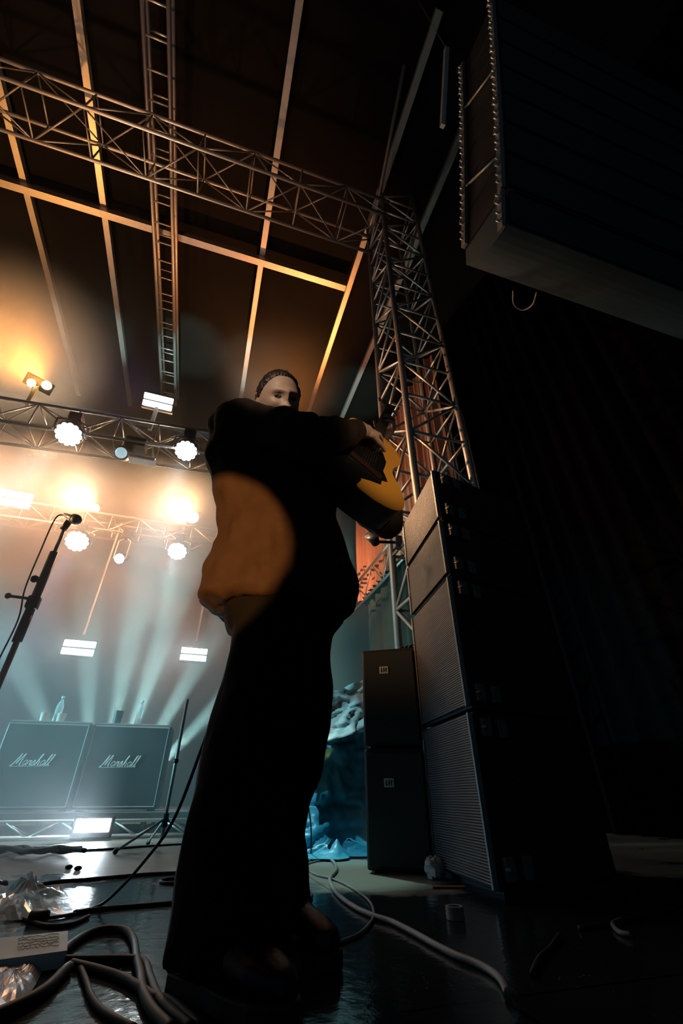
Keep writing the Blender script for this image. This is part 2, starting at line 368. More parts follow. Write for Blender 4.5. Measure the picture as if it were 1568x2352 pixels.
# diagonal roof stay at the right
tag(MB().tube((1.3, 1.2, 8.9), (1.55, 3.4, 8.3), .03, 8).build('roof_stay', M['dalu'], smooth=True), 'dark diagonal stay between the roof and the tower top', 'stay')

# ------------------------------------------------------------------ truss tower
TX0, TX1, TY0, TY1 = 1.5, 2.1, 2.65, 3.25
tw = box_truss('truss_tower', [(TX0, TY0, .06), (TX1, TY0, .06), (TX1, TY1, .06), (TX0, TY1, .06)], [(TX0, TY0, 9.0), (TX1, TY0, 9.0), (TX1, TY1, 9.0), (TX0, TY1, 9.0)],
          .52, M['alu'], .034, .016, 'tall square truss tower standing behind the side fill speakers', 'truss tower', base=(1.8, 2.95, 0), mb=M['alu'])
MB().box((1.8, 2.95, .03), .8, .8, .06).build('base_plate', M['dalu'], tw)
ma = empty('mast', (3.05, 4.0, 0), 'slim lattice mast right of the tower, mostly hidden behind the speakers', 'mast')
for x, y in ((2.95, 4.05), (3.18, 3.92), (3.12, 4.2)): MB().tube((x, y, 0), (x, y, 5.3), .022, 8).build('chord', M['alu'], ma, smooth=True)
for k in range(16):
    z = .2+k*.32; MB().tube((2.95, 4.05, z), (3.18, 3.92, z+.3), .012, 6).build('brace', M['alu'], ma, smooth=True)
# side trusses along the curtain
def flat_truss(name, x, z0, z1, y0, y1, label):
    r = empty(name, (x, y0, z0), label, 'truss')
    MB().tube((x, y0, z0), (x, y1, z0), .03, 8).build('chord', M['alu'], r, smooth=True)
    MB().tube((x, y0, z1), (x, y1, z1), .03, 8).build('chord', M['alu'], r, smooth=True)
    k = int((y1-y0)/.55)
    for i in range(k):
        a = y0+(y1-y0)*i/k; b = y0+(y1-y0)*(i+1)/k
        MB().tube((x, a, z0 if i % 2 else z1), (x, b, z1 if i % 2 else z0), .014, 6).build('brace', M['alu'], r, smooth=True)
flat_truss('side_truss', 3.2, 3.98, 4.62, 4.6, 9.2, 'horizontal side truss under the curtain, seen between guitarist and tower')
# small lamp on an arm clamped to the tower
ar = empty('clamp_light', at(915, 1243, x=TX0, ), 'small round work light on a short arm clamped to the tower', 'lamp')
pa = at(913, 1246, x=TX0-.02); pb = at(858, 1244, y=pa.y-.05); XF[ar.name] = Matrix.Translation(pa); ar.location = pa
MB().tube(pa, pb, .014, 8).build('arm', M['black'], ar, smooth=True)
MB().box(pa, .07, .07, .12).build('clamp', M['dalu'], ar, bevel=.008)
x_, y_, d_ = frame((-.5, -.5, .35)); c_ = pb+V((0, 0, .03))
b_ = MB(); r1 = b_.ring(c_-d_*.06, x_, y_, 16, .035); r2 = b_.ring(c_+d_*.04, x_, y_, 16, .055); b_.bridge(r1, r2); b_.cap(r1); b_.cap(r2, True); b_.build('lamp_head', M['black'], ar, smooth=True)
b_ = MB(); r1 = b_.ring(c_+d_*.03, x_, y_, 16, .062); r2 = b_.ring(c_+d_*.055, x_, y_, 16, .062); b_.bridge(r1, r2); b_.cap(r1); b_.cap(r2, True); b_.build('rim', M['alu'], ar, smooth=True)

# ------------------------------------------------------------------ side fill stack
def grille_mat():
    m = bpy.data.materials.new('perforated_grille'); m.use_nodes = True; t = m.node_tree; n = t.nodes; L = t.links; b = n['Principled BSDF']
    b.inputs['Metallic'].default_value = .15; b.inputs['Roughness'].default_value = .5
    tc = n.new('ShaderNodeTexCoord'); wv = n.new('ShaderNodeTexWave'); wv.wave_type = 'BANDS'; wv.bands_direction = 'Z'; wv.inputs['Scale'].default_value = 34; wv.inputs['Distortion'].default_value = .15
    L.new(tc.outputs['Object'], wv.inputs['Vector'])
    mx = n.new('ShaderNodeMix'); mx.data_type = 'RGBA'; mx.inputs[6].default_value = (.02, .02, .022, 1); mx.inputs[7].default_value = (.20, .18, .17, 1)
    L.new(wv.outputs['Fac'], mx.inputs[0]); L.new(mx.outputs[2], b.inputs['Base Color'])
    bp = n.new('ShaderNodeBump'); bp.inputs['Strength'].default_value = .6; bp.inputs['Distance'].default_value = .006; L.new(wv.outputs['Fac'], bp.inputs['Height']); L.new(bp.outputs[0], b.inputs['Normal'])
    return m
M['grille'] = grille_mat()
FL, FR = V((1.17, 2.28, 0)), V((1.085, 1.68, 0)); BL, BR = V((1.83, 2.17, 0)), V((1.74, 1.83, 0))
fdir = (FR-FL).normalized(); fn = V((fdir.y, -fdir.x, 0)).normalized()
if fn.x > 0: fn = -fn
zs = [.0, .60, 1.22, 1.55, 1.88]
zs = [.02, .60, 1.21, 1.54, 1.88]
names = ['bottom speaker of the side fill stack, blue light on its edge', 'second speaker from the floor in the side fill stack, in shadow', 'third speaker from the floor in the side fill stack, catching amber light', 'topmost speaker of the side fill stack, brightly lit warm grille']
for i in range(4):
    z0, z1 = zs[i]+.006, zs[i+1]-.006
    r = empty('line_speaker', ((FL+BR)/2)+V((0, 0, zs[i])), names[i], 'speaker', 'side fill speakers')
    P_ = [FL, FR, BR, BL]
    MB().prism([p+V((0, 0, z0)) for p in P_], (0, 0, z1-z0)).build('cabinet', M['cab'], r, bevel=.006)
    g0, g1 = FL+fdir*.02+fn*.004, FR-fdir*.02+fn*.004
    MB().prism([g0+V((0, 0, z0+.012)), g1+V((0, 0, z0+.012)), g1+V((0, 0, z1-.012)), g0+V((0, 0, z1-.012))], fn*.012).build('grille', M['grille'], r)
    for e in (FL+fdir*.008, FR-fdir*.008):
        MB().box(e+V((0, 0, (z0+z1)/2))+fn*.012, .016, .022, z1-z0-.01, ax=fdir, ay=fn).build('grille_frame', M['dalu'], r, bevel=.003)
    sd = (BR-FR).normalized(); sn = V((sd.y, -sd.x, 0))
    if sn.y > 0: sn = -sn
    for zz in (z0+.06, z1-.06):
        for q in (.05, .14): MB().box(FR+sd*q+sn*.012+V((0, 0, zz)), .05, .02, .07, ax=sd, ay=sn).build('rigging_bracket', M['dalu'], r, bevel=.004)
        MB().tube(FR+sd*.03+V((0, 0, zz)), FR+sd*.03+sn*.035+V((0, 0, zz)), .009, 8).build('pin', M['alu'], r, smooth=True)
MB_ = MB().box(((FL+BR)/2)+V((0, 0, .01)), .55, .5, .02)
tag(MB_.build('base_board', M['cab']), 'thin black board under the side fill stack', 'board')

# ------------------------------------------------------------------ pair of monitor subs
SL, SR = V((.88, 2.44, 0)), V((1.148, 2.275, 0)); sdir = (SR-SL).normalized(); sback = V((-sdir.y, sdir.x, 0)); h_ = .515
for i in range(2):
    z0 = i*h_+.012; r = empty('bass_speaker', SL+sdir*.2+V((0, 0, i*h_)), ('lower', 'upper')[i]+' of the two plain black speakers stacked left of the side fill', 'speaker', 'plain black speakers')
    MB().box(SL+sdir*.157+sback*.15+V((0, 0, i*h_+h_/2+.003)), .314, .30, h_-.014, ax=sdir, ay=sback).build('cabinet', M['cab'], r, bevel=.012)
    MB().box(SL+sdir*.157-sback*.004+V((0, 0, i*h_+h_/2)), .29, .012, h_-.05, ax=sdir, ay=sback).build('front_grille', M['cloth'], r, bevel=.004)
    lu, lv = ((893, 1798), (881, 1539))[i]
    d = (lu-784)*RT+(1176-lv)*UP+FPX*FW; tt = (SL-O0-sback*.012).dot(sback)/d.dot(sback); c_ = O0+d*tt
    MB().box(c_, .05, .003, .038, ax=sdir, ay=sback).build('sticker', M['white'], r)
    b_ = MB()
    for k, dx in enumerate((-.014, 0., .013)):
        b_.box(c_+sdir*dx-sback*.002, .005, .002, .026, ax=sdir, ay=sback); b_.box(c_+sdir*(dx+.003)-sback*.002+V((0, 0, .006*(k-1))), .008, .002, .004, ax=sdir, ay=sback)
    b_.build('sticker_marks', M['black'], r)
    for s in (0, 1): MB().box(SL+sdir*(.04+.235*s)+sback*.05+V((0, 0, i*h_+.006)), .04, .04, .012).build('foot', M['rubber'], r)
for k in range(3):
    p0 = at(905+9*k, 1470, y=2.52); p0.z = 1.03
    tag(MB().path([p0, p0+V((.03, 0, .05)), p0+V((.09, .03, .075+.01*k)), p0+V((.18, .05, .05)), p0+V((.22, .07, .0))], .006).build('speaker_cable', M['rubberg'], smooth=True),
        'grey cable arching over the top of the upper plain black speaker', 'cable', 'cables on the black speakers')

# ------------------------------------------------------------------ flown line array, upper right
ao = V((1.6, 1.03, 3.82)); back = V((0, .47, .33)); X0, X1 = 1.6, 4.3
ang0 = math.radians(17); p = ao.copy(); an = ang0
M['array_lit_under'] = mat('array_lit_underside', (.03, .05, .062), .55, .2, noise_s=3, amt=.35)  # weak bluish light on the underside is put into this colour
lab = ['lowest', 'second lowest', 'third lowest', 'middle', 'fourth highest', 'third highest', 'second highest', 'highest']
for i in range(8):
    hgt = .37; dep = .58
    bd = V((0, math.cos(an), math.sin(an))); ud = V((0, -math.sin(an), math.cos(an)))
    r = empty('array_speaker', p, lab[i]+' black cabinet of the flown speaker array at upper right', 'speaker', 'flown array speakers')
    out = []
    for k in range(9):
        s = k/8; out.append(p+bd*(dep*s) if i else V((0, 1.03+.47*s, 3.82+.33*s-.07*math.sin(math.pi*s))))
    side = out+[p+bd*dep*.96+ud*(hgt-.02), p+bd*.02+ud*(hgt-.02)]
    MB().prism([V((X0, q.y, q.z)) for q in side], (X1-X0, 0, 0)).build('cabinet', M['array_lit_under'] if i == 0 else M['cab'], r)
    MB().box(V(((X0+X1)/2, p.y, p.z))+ud*hgt*.5-bd*.006, X1-X0-.04, .012, hgt-.06, ay=bd, az=ud).build('grille', M['cloth'], r)
    for s in ((.04, .93) if i else (.06,)):
        q = V((X0-.02, p.y, p.z))+bd*dep*s
        MB().box(q+ud*hgt*.5, .035, .06, hgt+.02, ay=bd, az=ud).build('rigging_bar', M['dalu'], r, bevel=.004)
        for zz in (.06, .14, .24, .32):
            MB().tube(q+ud*zz+V((-.045, .0, 0)), q+ud*zz+V((.0, 0, 0)), .011, 8).build('pin', M['alu'], r, smooth=True)
        b_ = MB(); c = q+ud*(hgt*.78)+V((-.03, 0, 0)); pts = [c+bd*(.035*math.cos(a))+ud*(.035*math.sin(a)) for a in [j*math.pi/5 for j in range(11)]]
        b_.path(pts, .005, 6, smooth=False); b_.build('shackle', M['alu'], r, smooth=True)
    if i in (2, 5): MB().tube(V((X0-.025, p.y, p.z))+bd*dep*.1+ud*.03, V((X0-.025, p.y, p.z))+bd*dep*.85+ud*.3, .012, 6).build('link_arm', M['dalu'], r, smooth=True)
    if i == 0: p = V((0, 1.03, 3.82))+ud*.02
    p = p+ud*hgt; an -= math.radians(.3)
pts = []
for u_, v_, dz_ in ((1178, 668, .0), (1180, 698, -.03), (1200, 712, -.05), (1222, 700, -.03), (1232, 672, 0)):
    dd_ = (u_-784)*RT+(1176-v_)*UP+FPX*FW; nn_ = V((0, -.33, .47)).normalized(); tt_ = (V((0, 1.03, 3.80+dz_))-O0).dot(nn_)/dd_.dot(nn_); pts.append(O0+dd_*tt_)
tag(MB().path([V(q) for q in pts], .008).build('cable_loop', M['rubberg'], smooth=True), 'thin cable loop hanging under the flown array', 'cable')
q0 = at(1025, 112, x=1.25); q1 = at(1016, 290, x=1.28)
hb_r = tag(MB().box((q0+q1)/2, .04, .04, (q1-q0).length, az=(q1-q0).normalized(), ax=V((1, 0, 0)), ay=(q1-q0).normalized().cross(V((1, 0, 0)))).build('hanging_bar', M['alu']), 'straight amber-lit metal bar hanging left of the flown array', 'bar')
qt = q0 if q0.z > q1.z else q1
MB().tube(qt, V((qt.x, qt.y, 9.1)), .003, 6).build('wire', M['dalu'], hb_r)

# ------------------------------------------------------------------ light truss and lamps
box_truss('light_truss', [(-6.2, 5.0, 4.1), (-6.2, 5.45, 4.1), (-6.2, 5.45, 4.5), (-6.2, 5.0, 4.5)], [(.3, 5.0, 4.45), (.3, 5.45, 4.45), (.3, 5.45, 4.85), (.3, 5.0, 4.85)],
          .5, M['dalu'], .022, .010, 'nearer lighting truss with lamps above and below it, left of the guitarist', 'truss')
box_truss('light_truss', [(-7.2, 8.03, 4.55), (-7.2, 8.4, 4.55), (-7.2, 8.4, 4.9), (-7.2, 8.03, 4.9)], [(1.8, 8.03, 4.55), (1.8, 8.4, 4.55), (1.8, 8.4, 4.9), (1.8, 8.03, 4.9)],
          .5, M['dalu'], .022, .012, 'farther lighting truss in the haze behind the nearer one', 'truss')
def aimed(d):
    d = V(d).normalized(); x = d.cross(V((0, 0, 1))).normalized(); return x, x.cross(d).normalized(), d
def wash(pos, aim, R, label, col, power, size=34, group='round wash lamps', hang=.35, lens='lamp_w', face=None):
    pos = V(pos); d = (V(aim)-pos).normalized(); fd = (V(face)-pos).normalized() if face else (d+(O0-pos).normalized()*1.4).normalized()
    x, u, _ = aimed(fd)
    r = empty('wash_light', pos+V((0, 0, hang)), label, 'stage light', group)
    b_ = MB(); rs = [b_.ring(pos-fd*k, x, u, 24, R*q) for k, q in ((.0, 1.06), (.08, 1.1), (.2, .85), (.26, .5))]
    for a, b2 in zip(rs, rs[1:]): b_.bridge(a, b2)
    b_.cap(rs[0]); b_.cap(rs[-1], True); b_.build('head', M['black'], r, smooth=True)
    b_ = MB()
    n = 19; k = 0
    for ringn, rr, rad in ((1, 0, .2), (6, .42, .2), (12, .8, .19)):
        for j in range(ringn):
            a = 2*math.pi*j/max(1, ringn); c = pos+fd*.012+x*(R*rr*math.cos(a))+u*(R*rr*math.sin(a))
            q = b_.ring(c, x, u, 10, R*(rad+.045)); q2 = b_.ring(c+fd*.01, x, u, 10, R*(rad+.03)); b_.bridge(q, q2); b_.cap(q2, True)
    b_.build('lens', M[lens], r)
    b_ = MB(); b_.path([pos+x*R*1.25, pos+x*R*1.25+V((0, 0, hang*.6)), pos+V((0, 0, hang*.75)), pos-x*R*1.25+V((0, 0, hang*.6)), pos-x*R*1.25], .015, 6, smooth=False); b_.build('yoke', M['dalu'], r)
    MB().box(pos+V((0, 0, hang*.85)), .16, .14, hang*.3).build('base', M['black'], r, bevel=.01)
    spot('wash_beam', pos+fd*.06, V(aim), power, col, size, .7, R*.8, r)
def strobe(pos, wd, label, power=60, hang=.18, up=False, col=COOL, group='white strobe panels', two=True):
    pos = V(pos); fd = ((O0-pos)*V((.12, 1, .55))).normalized(); x, u, _ = aimed(fd); hh = wd*.52
    r = empty('strobe_light', pos-V((0, 0, hang*(1 if up else -1))), label, 'stage light', group)
    MB().box(pos-fd*.06, wd*1.08, .1, hh*1.15, ax=x, ay=fd, az=u).build('housing', M['black'], r, bevel=.008)
    for s in (-1, 1):
        MB().box(pos+u*(s*hh*.26)+fd*.004, wd, .02, hh*.40, ax=x, ay=fd, az=u).build('lens', M['lamp_w'], r, bevel=.008)
    MB().box(pos-V((0, 0, hang*(.6 if up else -.6)))-fd*.06, .03 if hang > 1 else .05, .03 if hang > 1 else .05, hang).build('bracket', M['dalu'], r)
    spot('strobe_beam', pos+fd*.05, pos+fd*3+V((-2.2, 0, 0)), power, col, 100, 1.0, wd*.3, r)
def blinder(p1, p2, R, label, power, size=95, es='lamp_a', bc=ORANGE):
    p1, p2 = V(p1), V(p2); c = (p1+p2)/2; fd = (O0-c).normalized(); x, u, _ = aimed(fd)
    r = empty('blinder_light', c+V((0, 0, -.2)), label, 'stage light', 'amber twin blinders')
    MB().box(c-fd*.08, (p2-p1).length+R*2.6, .12, R*2.8, ax=x, ay=fd, az=u).build('housing', M['black'], r, bevel=.01)
    for q in (p1, p2):
        b_ = MB(); a = b_.ring(q-fd*.01, x, u, 20, R); a2 = b_.ring(q+fd*.02, x, u, 20, R*.8); b_.bridge(a, a2); b_.cap(a2, True); b_.cap(a); b_.build('lamp', M[es], r)
    MB().box(c-fd*.08-V((0, 0, .22)), .05, .05, .40).build('bracket', M['dalu'], r)
    spot('blinder_beam', c+fd*.06, c+V((-.7, -3, -.1)), power, bc, size, 1.0, .12, r)
wash(at(158, 997, y=5.0), (-3.3, 4.5, 0), .155, 'round white wash lamp under the nearer truss at far left', TEAL, 700)
wash(at(427, 1035, y=5.0), (-.9, 5.2, 0), .145, 'round white wash lamp hanging just left of the guitarist\'s shoulder', (.75, .95, 1), 1000)
wash(at(177, 1243, y=8.0), (-3.0, 7.3, 0), .19, 'round white wash lamp beside the top of the microphone stand', (.8, .75, 1), 1000, 32)
wash(at(407, 1266, y=8.0), (-1.2, 7.6, 0), .17, 'round white wash lamp low beside the orange part of the coat', TEAL, 1000, 30)
wash(at(275, 1283, y=8.0), (-4.4, 6.6, 2.2), .09, 'small white beam lamp shining down to the left between two wash lamps', TEAL, 700, 14, hang=.6)
strobe(at(363, 923, y=5.2), .42, 'two-row white strobe panel standing on top of the nearer truss', 160, .52, True, (.35, .2, 1.0))
strobe(at(28, 1145, y=8.0), .62, 'white strobe panel cut by the left edge of the picture', 60, .3)
strobe(at(181, 1488, y=8.0), .47, 'lower white strobe panel, left one above the guitar cabinets', 70, 2.2)
strobe(at(445, 1503, y=8.0), .43, 'lower white strobe panel nearest to the guitarist\'s back', 70, 2.2)
blinder(at(72, 879, y=5.1), at(107, 885, y=5.1), .062, 'amber twin lamp glowing on top of the nearer truss at far left', 900, 120)
blinder(at(190, 1163, y=8.0), at(218, 1167, y=8.0), .085, 'amber twin lamp in the haze above the microphone', 1500, bc=WARM)
blinder(at(414, 1187, y=8.0), at(442, 1188, y=8.0), .12, 'brightest amber twin lamp right beside the guitarist\'s back', 1900, es='lamp_w', bc=(1, .55, .25))
# moving head under the truss, its lens given a faint glow
mh = at(278, 1040, y=5.0); r = empty('moving_head', mh+V((0, 0, .4)), 'moving head lamp with faintly glowing lens under the nearer truss', 'stage light')
x, u, d = aimed((O0-mh)+V((-1.2, 0, 0)))
b_ = MB(); rs = [b_.ring(mh-d*k, x, u, 20, q) for k, q in ((0, .085), (.02, .1), (.2, .11), (.34, .06))]
for a, c in zip(rs, rs[1:]): b_.bridge(a, c)
b_.cap(rs[0]); b_.cap(rs[-1], True); b_.build('head', M['black'], r, smooth=True)
MB().ball(mh+d*.0, .075, .075, .04, ax=x, ay=u, az=d, n=16).build('lens', M['lamp_d'], r, smooth=True)
MB().box(mh+V((.28, 0, -.06)), .34, .16, .06, az=(.1, 0, 1)).build('yoke', M['alu'], r, bevel=.02)
MB().box(mh+V((.12, .1, .25)), .26, .22, .14).build('base', M['black'], r, bevel=.01)
# ------------------------------------------------------------------ riser, guitar cabinets and things on them
M['riser'] = mat('riser_board', (.10, .10, .095), .6)
rs_ = empty('riser', (-1.6, 6.1, 0), 'low stage riser carrying the guitar cabinets', 'riser')
MB().box((-1.6, 6.2, .155), 5.6, 2.4, .06).build('deck', M['riser'], rs_, bevel=.006)
for x in (-4.2, -2.9, -1.6, -.3, 1.0):
    for y in (5.15, 7.2): MB().tube((x, y, 0), (x, y, .13), .025, 8).build('leg', M['dalu'], rs_, smooth=True)
box_truss('floor_truss', [(-4.2, 4.86, .018), (-4.2, 4.98, .018), (-4.2, 4.92, .125)], [(1.1, 4.86, .018), (1.1, 4.98, .018), (1.1, 4.92, .125)],
          .2, M['alu'], .013, .006, 'small triangular truss lying along the front edge of the riser', 'truss', rungs=False)
# low strobe on the deck
sp = V((-.66, 4.72, .095)); x, u, d = V((1, 0, 0)), V((0, 0, 1)), V((0, -1, 0))
r = empty('floor_strobe', (-.66, 4.76, 0), 'bright white strobe panel on the floor in front of the riser', 'stage light')
MB().box(sp+V((0, .06, -.005)), .30, .1, .15).build('housing', M['black'], r, bevel=.01)
for s in range(3): MB().box(sp+V((0, 0, -.024+.031*s)), .262, .02, .029).build('lens', M['lamp_w'], r, bevel=.006)
spot('strobe_beam', sp+V((0, -.05, 0)), sp+V((-1.2, -3, -.1)), 120, (.75, .9, 1), 100, 1, .12, r)
STROKES = {  # handwritten letter shapes, x right, y up
 'M': ([(-.12, .0), (.0, -.02), (.12, .2), (.3, .95), (.33, 1.05), (.34, .6), (.36, .12), (.5, .6), (.68, 1.05), (.7, .6), (.7, .1), (.8, .0)],),
 'a': ([(.38, .42), (.2, .45), (.08, .2), (.2, .0), (.36, .2), (.4, .42), (.38, .1), (.5, .02)],),
 'r': ([(.0, .05), (.12, .45), (.16, .38), (.3, .42), (.28, .12), (.4, .02)],),
 's': ([(.0, .05), (.2, .48), (.28, .2), (.2, .0), (.05, .06)], [(.22, .02), (.38, .06)]),
 'h': ([(.0, .05), (.2, .6), (.26, 1.0), (.18, .9), (.08, .0)], [(.1, .15), (.24, .42), (.32, .35), (.3, .08), (.42, .04)]),
 'l': ([(.0, .05), (.2, .6), (.24, 1.0), (.16, .9), (.12, .1), (.26, .03)],)}
def script(text, org, ax, az, h, mat_, parent):
    b_ = MB(); x = 0
    wd = {'M': .86, 'a': .48, 'r': .4, 's': .38, 'h': .42, 'l': .27}
    for ch in text:
        for st in STROKES[ch]:
            pts = [org+ax*((x+px+.35*py)*h)+az*(py*h) for px, py in st]; b_.path(pts, h*.05, 5)
        x += wd[ch]
    b_.tube(org+ax*(-.15*h)-az*.12*h, org+ax*(x*h)-az*.02*h, h*.03, 5)
    b_.build('script_logo', mat_, parent)
ca = math.radians(3.0); cx_, cy_ = V((math.cos(ca), -math.sin(ca), 0)), V((math.sin(ca), math.cos(ca), 0))
for i, (x0, lb) in enumerate(((-1.66, 'black guitar speaker cabinet with white script logo, left one on the riser'), (-.93, 'black guitar speaker cabinet with white script logo, right one on the riser'))):
    W_, H_, D_ = .715, .69, .36; o_ = V((x0, 5.12-.02*i, .187)); c_ = o_+cx_*W_/2
    r = empty('guitar_cabinet', c_+cy_*D_/2, lb, 'speaker', 'guitar cabinets')
    zc = V((0, 0, H_/2+.012))
    MB().box(c_+cy_*D_/2+zc, W_, D_, H_, ax=cx_, ay=cy_).build('cabinet', M['tolex'], r, bevel=.015)
    MB().box(c_-cy_*.004+zc, W_-.05, .012, H_-.06, ax=cx_, ay=cy_).build('grille_cloth', M['cloth'], r)
    b_ = MB(); a_, e_ = W_/2-.02, H_/2-.022
    q = [c_+zc-cy_*.008+cx_*s1*a_+V((0, 0, s2*e_)) for s1, s2 in ((-1, -1), (1, -1), (1, 1), (-1, 1))]
    for k in range(4): b_.tube(q[k], q[(k+1) % 4], .005, 6)
    b_.build('piping', M['piping'], r)
    script('Marshall', c_-cx_*.20+V((0, 0, H_*.50))-cy_*.014, cx_, V((0, 0, 1)), .085, M['gold'], r)
    for s in (-1, 1):
        for k in (.06, .3): MB().box(c_+cx_*s*.3+cy_*k+V((0, 0, .006)), .05, .05, .012).build('foot', M['rubber'], r)
    MB().box(c_+cx_*0+cy_*D_/2+V((0, 0, H_+.016)), W_*.96, D_*.9, .012, ax=cx_, ay=cy_).build('top_panel', M['piping'], r, bevel=.004)
TOPZ = .187+.69+.022
def cup(u, v, rr, h, m, name, label, cat, grp=None):
    c = at(u, v, y=5.25); c.z = TOPZ
    b_ = MB(); rs = [b_.ring(c+V((0, 0, z)), V((1, 0, 0)), V((0, 1, 0)), 18, q) for z, q in ((0, rr*.8), (h, rr), (h, rr*.93), (.01, rr*.74))]
    for a, e in zip(rs, rs[1:]): b_.bridge(a, e)
    b_.cap(rs[0]); b_.cap(rs[-1], True); return tag(b_.build(name, m, smooth=False), label, cat, grp)
cup(98, 1658, .04, .085, M['cup'], 'cup', 'pale cup left of the bottle on the left guitar cabinet', 'cup')
cup(137, 1658, .042, .085, M['cup'], 'cup', 'pale cup right of the bottle on the left guitar cabinet', 'cup')
cup(268, 1658, .045, .13, M['black'], 'tumbler', 'black tumbler standing on the right guitar cabinet', 'cup')
def bottle(u, lb, y=5.33):
    c = at(u, 1660, y=y); c.z = TOPZ
    r = empty('water_bottle', c, lb, 'bottle')
    b_ = MB(); rs = [b_.ring(c+V((0, 0, z)), V((1, 0, 0)), V((0, 1, 0)), 18, q) for z, q in ((0, .03), (.01, .036), (.07, .034), (.08, .032), (.15, .036), (.19, .025), (.215, .013), (.235, .013))]
    for a, e in zip(rs, rs[1:]): b_.bridge(a, e)
    b_.cap(rs[0]); b_.cap(rs[-1], True); b_.build('body', M['bottle'], r, smooth=True)
    MB().tube(c+V((0, 0, .236)), c+V((0, 0, .255)), .016, 14).build('cap', M['white'], r)
bottle(126, 'clear water bottle between two cups on the left guitar cabinet')
bottle(316, 'water bottle glowing in backlight on the right guitar cabinet')
# beam lamps on the riser behind the cabinets: they throw the fan of light up into the haze
for k, (dx, dz, pw) in enumerate(((-2.6, 2.6, 260), (-1.25, 3.3, 300), (-.35, 4, 420), (.45, 4, 460), (1.5, 3.2, 300), (2.6, 2.6, 260))):
    p0 = V((-1.15+.12*k, 6.35, .19)); d = V((dx*.8, .3, dz)).normalized()
    r = empty('beam_light', p0, 'small upward beam lamp on the riser hidden behind the guitar cabinets', 'stage light', 'upward beam lamps')
    MB().box(p0+V((0, 0, .03)), .09, .12, .06).build('base', M['black'], r, bevel=.008)
    x, u, _ = frame(d); b_ = MB(); h0 = p0+V((0, 0, .14)); rs = [b_.ring(h0+d*a, x, u, 14, q) for a, q in ((-.08, .035), (.0, .05), (.08, .05))]
    for a, e in zip(rs, rs[1:]): b_.bridge(a, e)
    b_.cap(rs[0]); b_.cap(rs[-1], True); b_.build('head', M['black'], r, smooth=True)
    b_ = MB(); q = b_.ring(h0+d*.081, x, u, 14, .043); q2 = b_.ring(h0+d*.086, x, u, 14, .04); b_.bridge(q, q2); b_.cap(q2, True); b_.build('lens', M['lamp_d'], r)
    spot('beam', h0+d*.1, h0+d*2, pw*14, TEAL, 13, .7, .03, r)

# ------------------------------------------------------------------ stands
def tripod(c, h, r, spread, legm, rot=.4):
    MB().tube(c+V((0, 0, .05)), c+V((0, 0, h)), .0125, 10).build('lower_tube', legm, r, smooth=True)
    MB().tube(c+V((0, 0, .12)), c+V((0, 0, .2)), .022, 10).build('hub', M['black'], r, smooth=True)
    for k in range(3):
        a = rot+k*2*math.pi/3; e = c+V((math.cos(a)*spread, math.sin(a)*spread, .015))
        MB().tube(c+V((0, 0, .17)), e, .008, 8).build('leg', legm, r, smooth=True)
        MB().ball(e, .016, n=8, m=6).build('rubber_foot', M['rubber'], r, smooth=True)
mc = V((-.80, 2.2, 0)); r = empty('microphone_stand', mc, 'tall microphone stand leaning into the left edge of the picture', 'stand')
tripod(mc, .92, r, .32, M['stand'], .9)
MB().tube(mc+V((0, 0, .86)), mc+V((0, 0, .98)), .02, 12).build('clutch', M['black'], r, smooth=True)
MB().tube(mc+V((0, 0, .9)), mc+V((0, 0, 1.30)), .019, 10).build('upper_tube', M['stand'], r, smooth=True)
MB().tube(mc+V((0, 0, 1.28)), mc+V((-.0, 0, 1.46)), .008, 10).build('thin_tube', M['alu'], r, smooth=True)
MB().box(mc+V((0, 0, 1.04)), .05, .04, .06).build('boom_joint', M['black'], r, bevel=.008)
b_ = MB(); b_.tube(mc+V((0, -.02, 1.05)), mc+V((-.09, -.03, 1.05)), .007, 8); b_.ball(mc+V((-.095, -.03, 1.05)), .014, n=10); b_.build('knob', M['dalu'], r, smooth=True)
MB().ball(mc+V((-.03, -.01, 1.15)), .018, n=10).build('knob', M['black'], r, smooth=True)
MB().tube(mc+V((-.005, 0, 1.43)), mc+V((.015, -.02, 1.475)), .016, 10).build('microphone_clip', M['black'], r, smooth=True)
mi = empty('microphone', mc+V((0, 0, 1.47)), 'vocal microphone in the clip at the top of the left stand', 'microphone')
m0, m1 = mc+V((-.03, .02, 1.53)), mc+V((.045, -.05, 1.475))
MB().tube(m0, m1, .010, 12, .017).build('body', M['alu'], mi, smooth=True)
MB().ball(m1+(m1-m0).normalized()*.018, .026, n=14, m=10).build('head', M['dalu'], mi, smooth=True)
MB().tube(m1-(m1-m0).normalized()*.004, m1+(m1-m0).normalized()*.006, .0265, 14).build('ring', M['alu'], mi, smooth=True)
tag(MB().path([m0, m0+V((-.035, 0, -.03)), mc+V((-.06, 0, 1.3)), mc+V((-.055, 0, 1.1)), mc+V((-.03, 0, .95)), mc+V((-.04, 0, .7)), mc+V((-.03, 0, .3)), mc+V((-.1, .05, .01)), mc+V((-.5, .2, .01))], .0035).build('microphone_cable', M['rubber'], smooth=True),
    'thin cable running down the left microphone stand', 'cable')
c2 = V((-.09, 3.9, 0)); r = empty('microphone_stand', c2, 'thin tripod stand in front of the right guitar cabinet, its legs spread on the deck', 'stand')
tripod(c2, .95, r, .36, M['dalu'], -.25)
MB().ball(c2+V((0, 0, .52)), .02, n=10).build('clutch', M['black'], r, smooth=True)

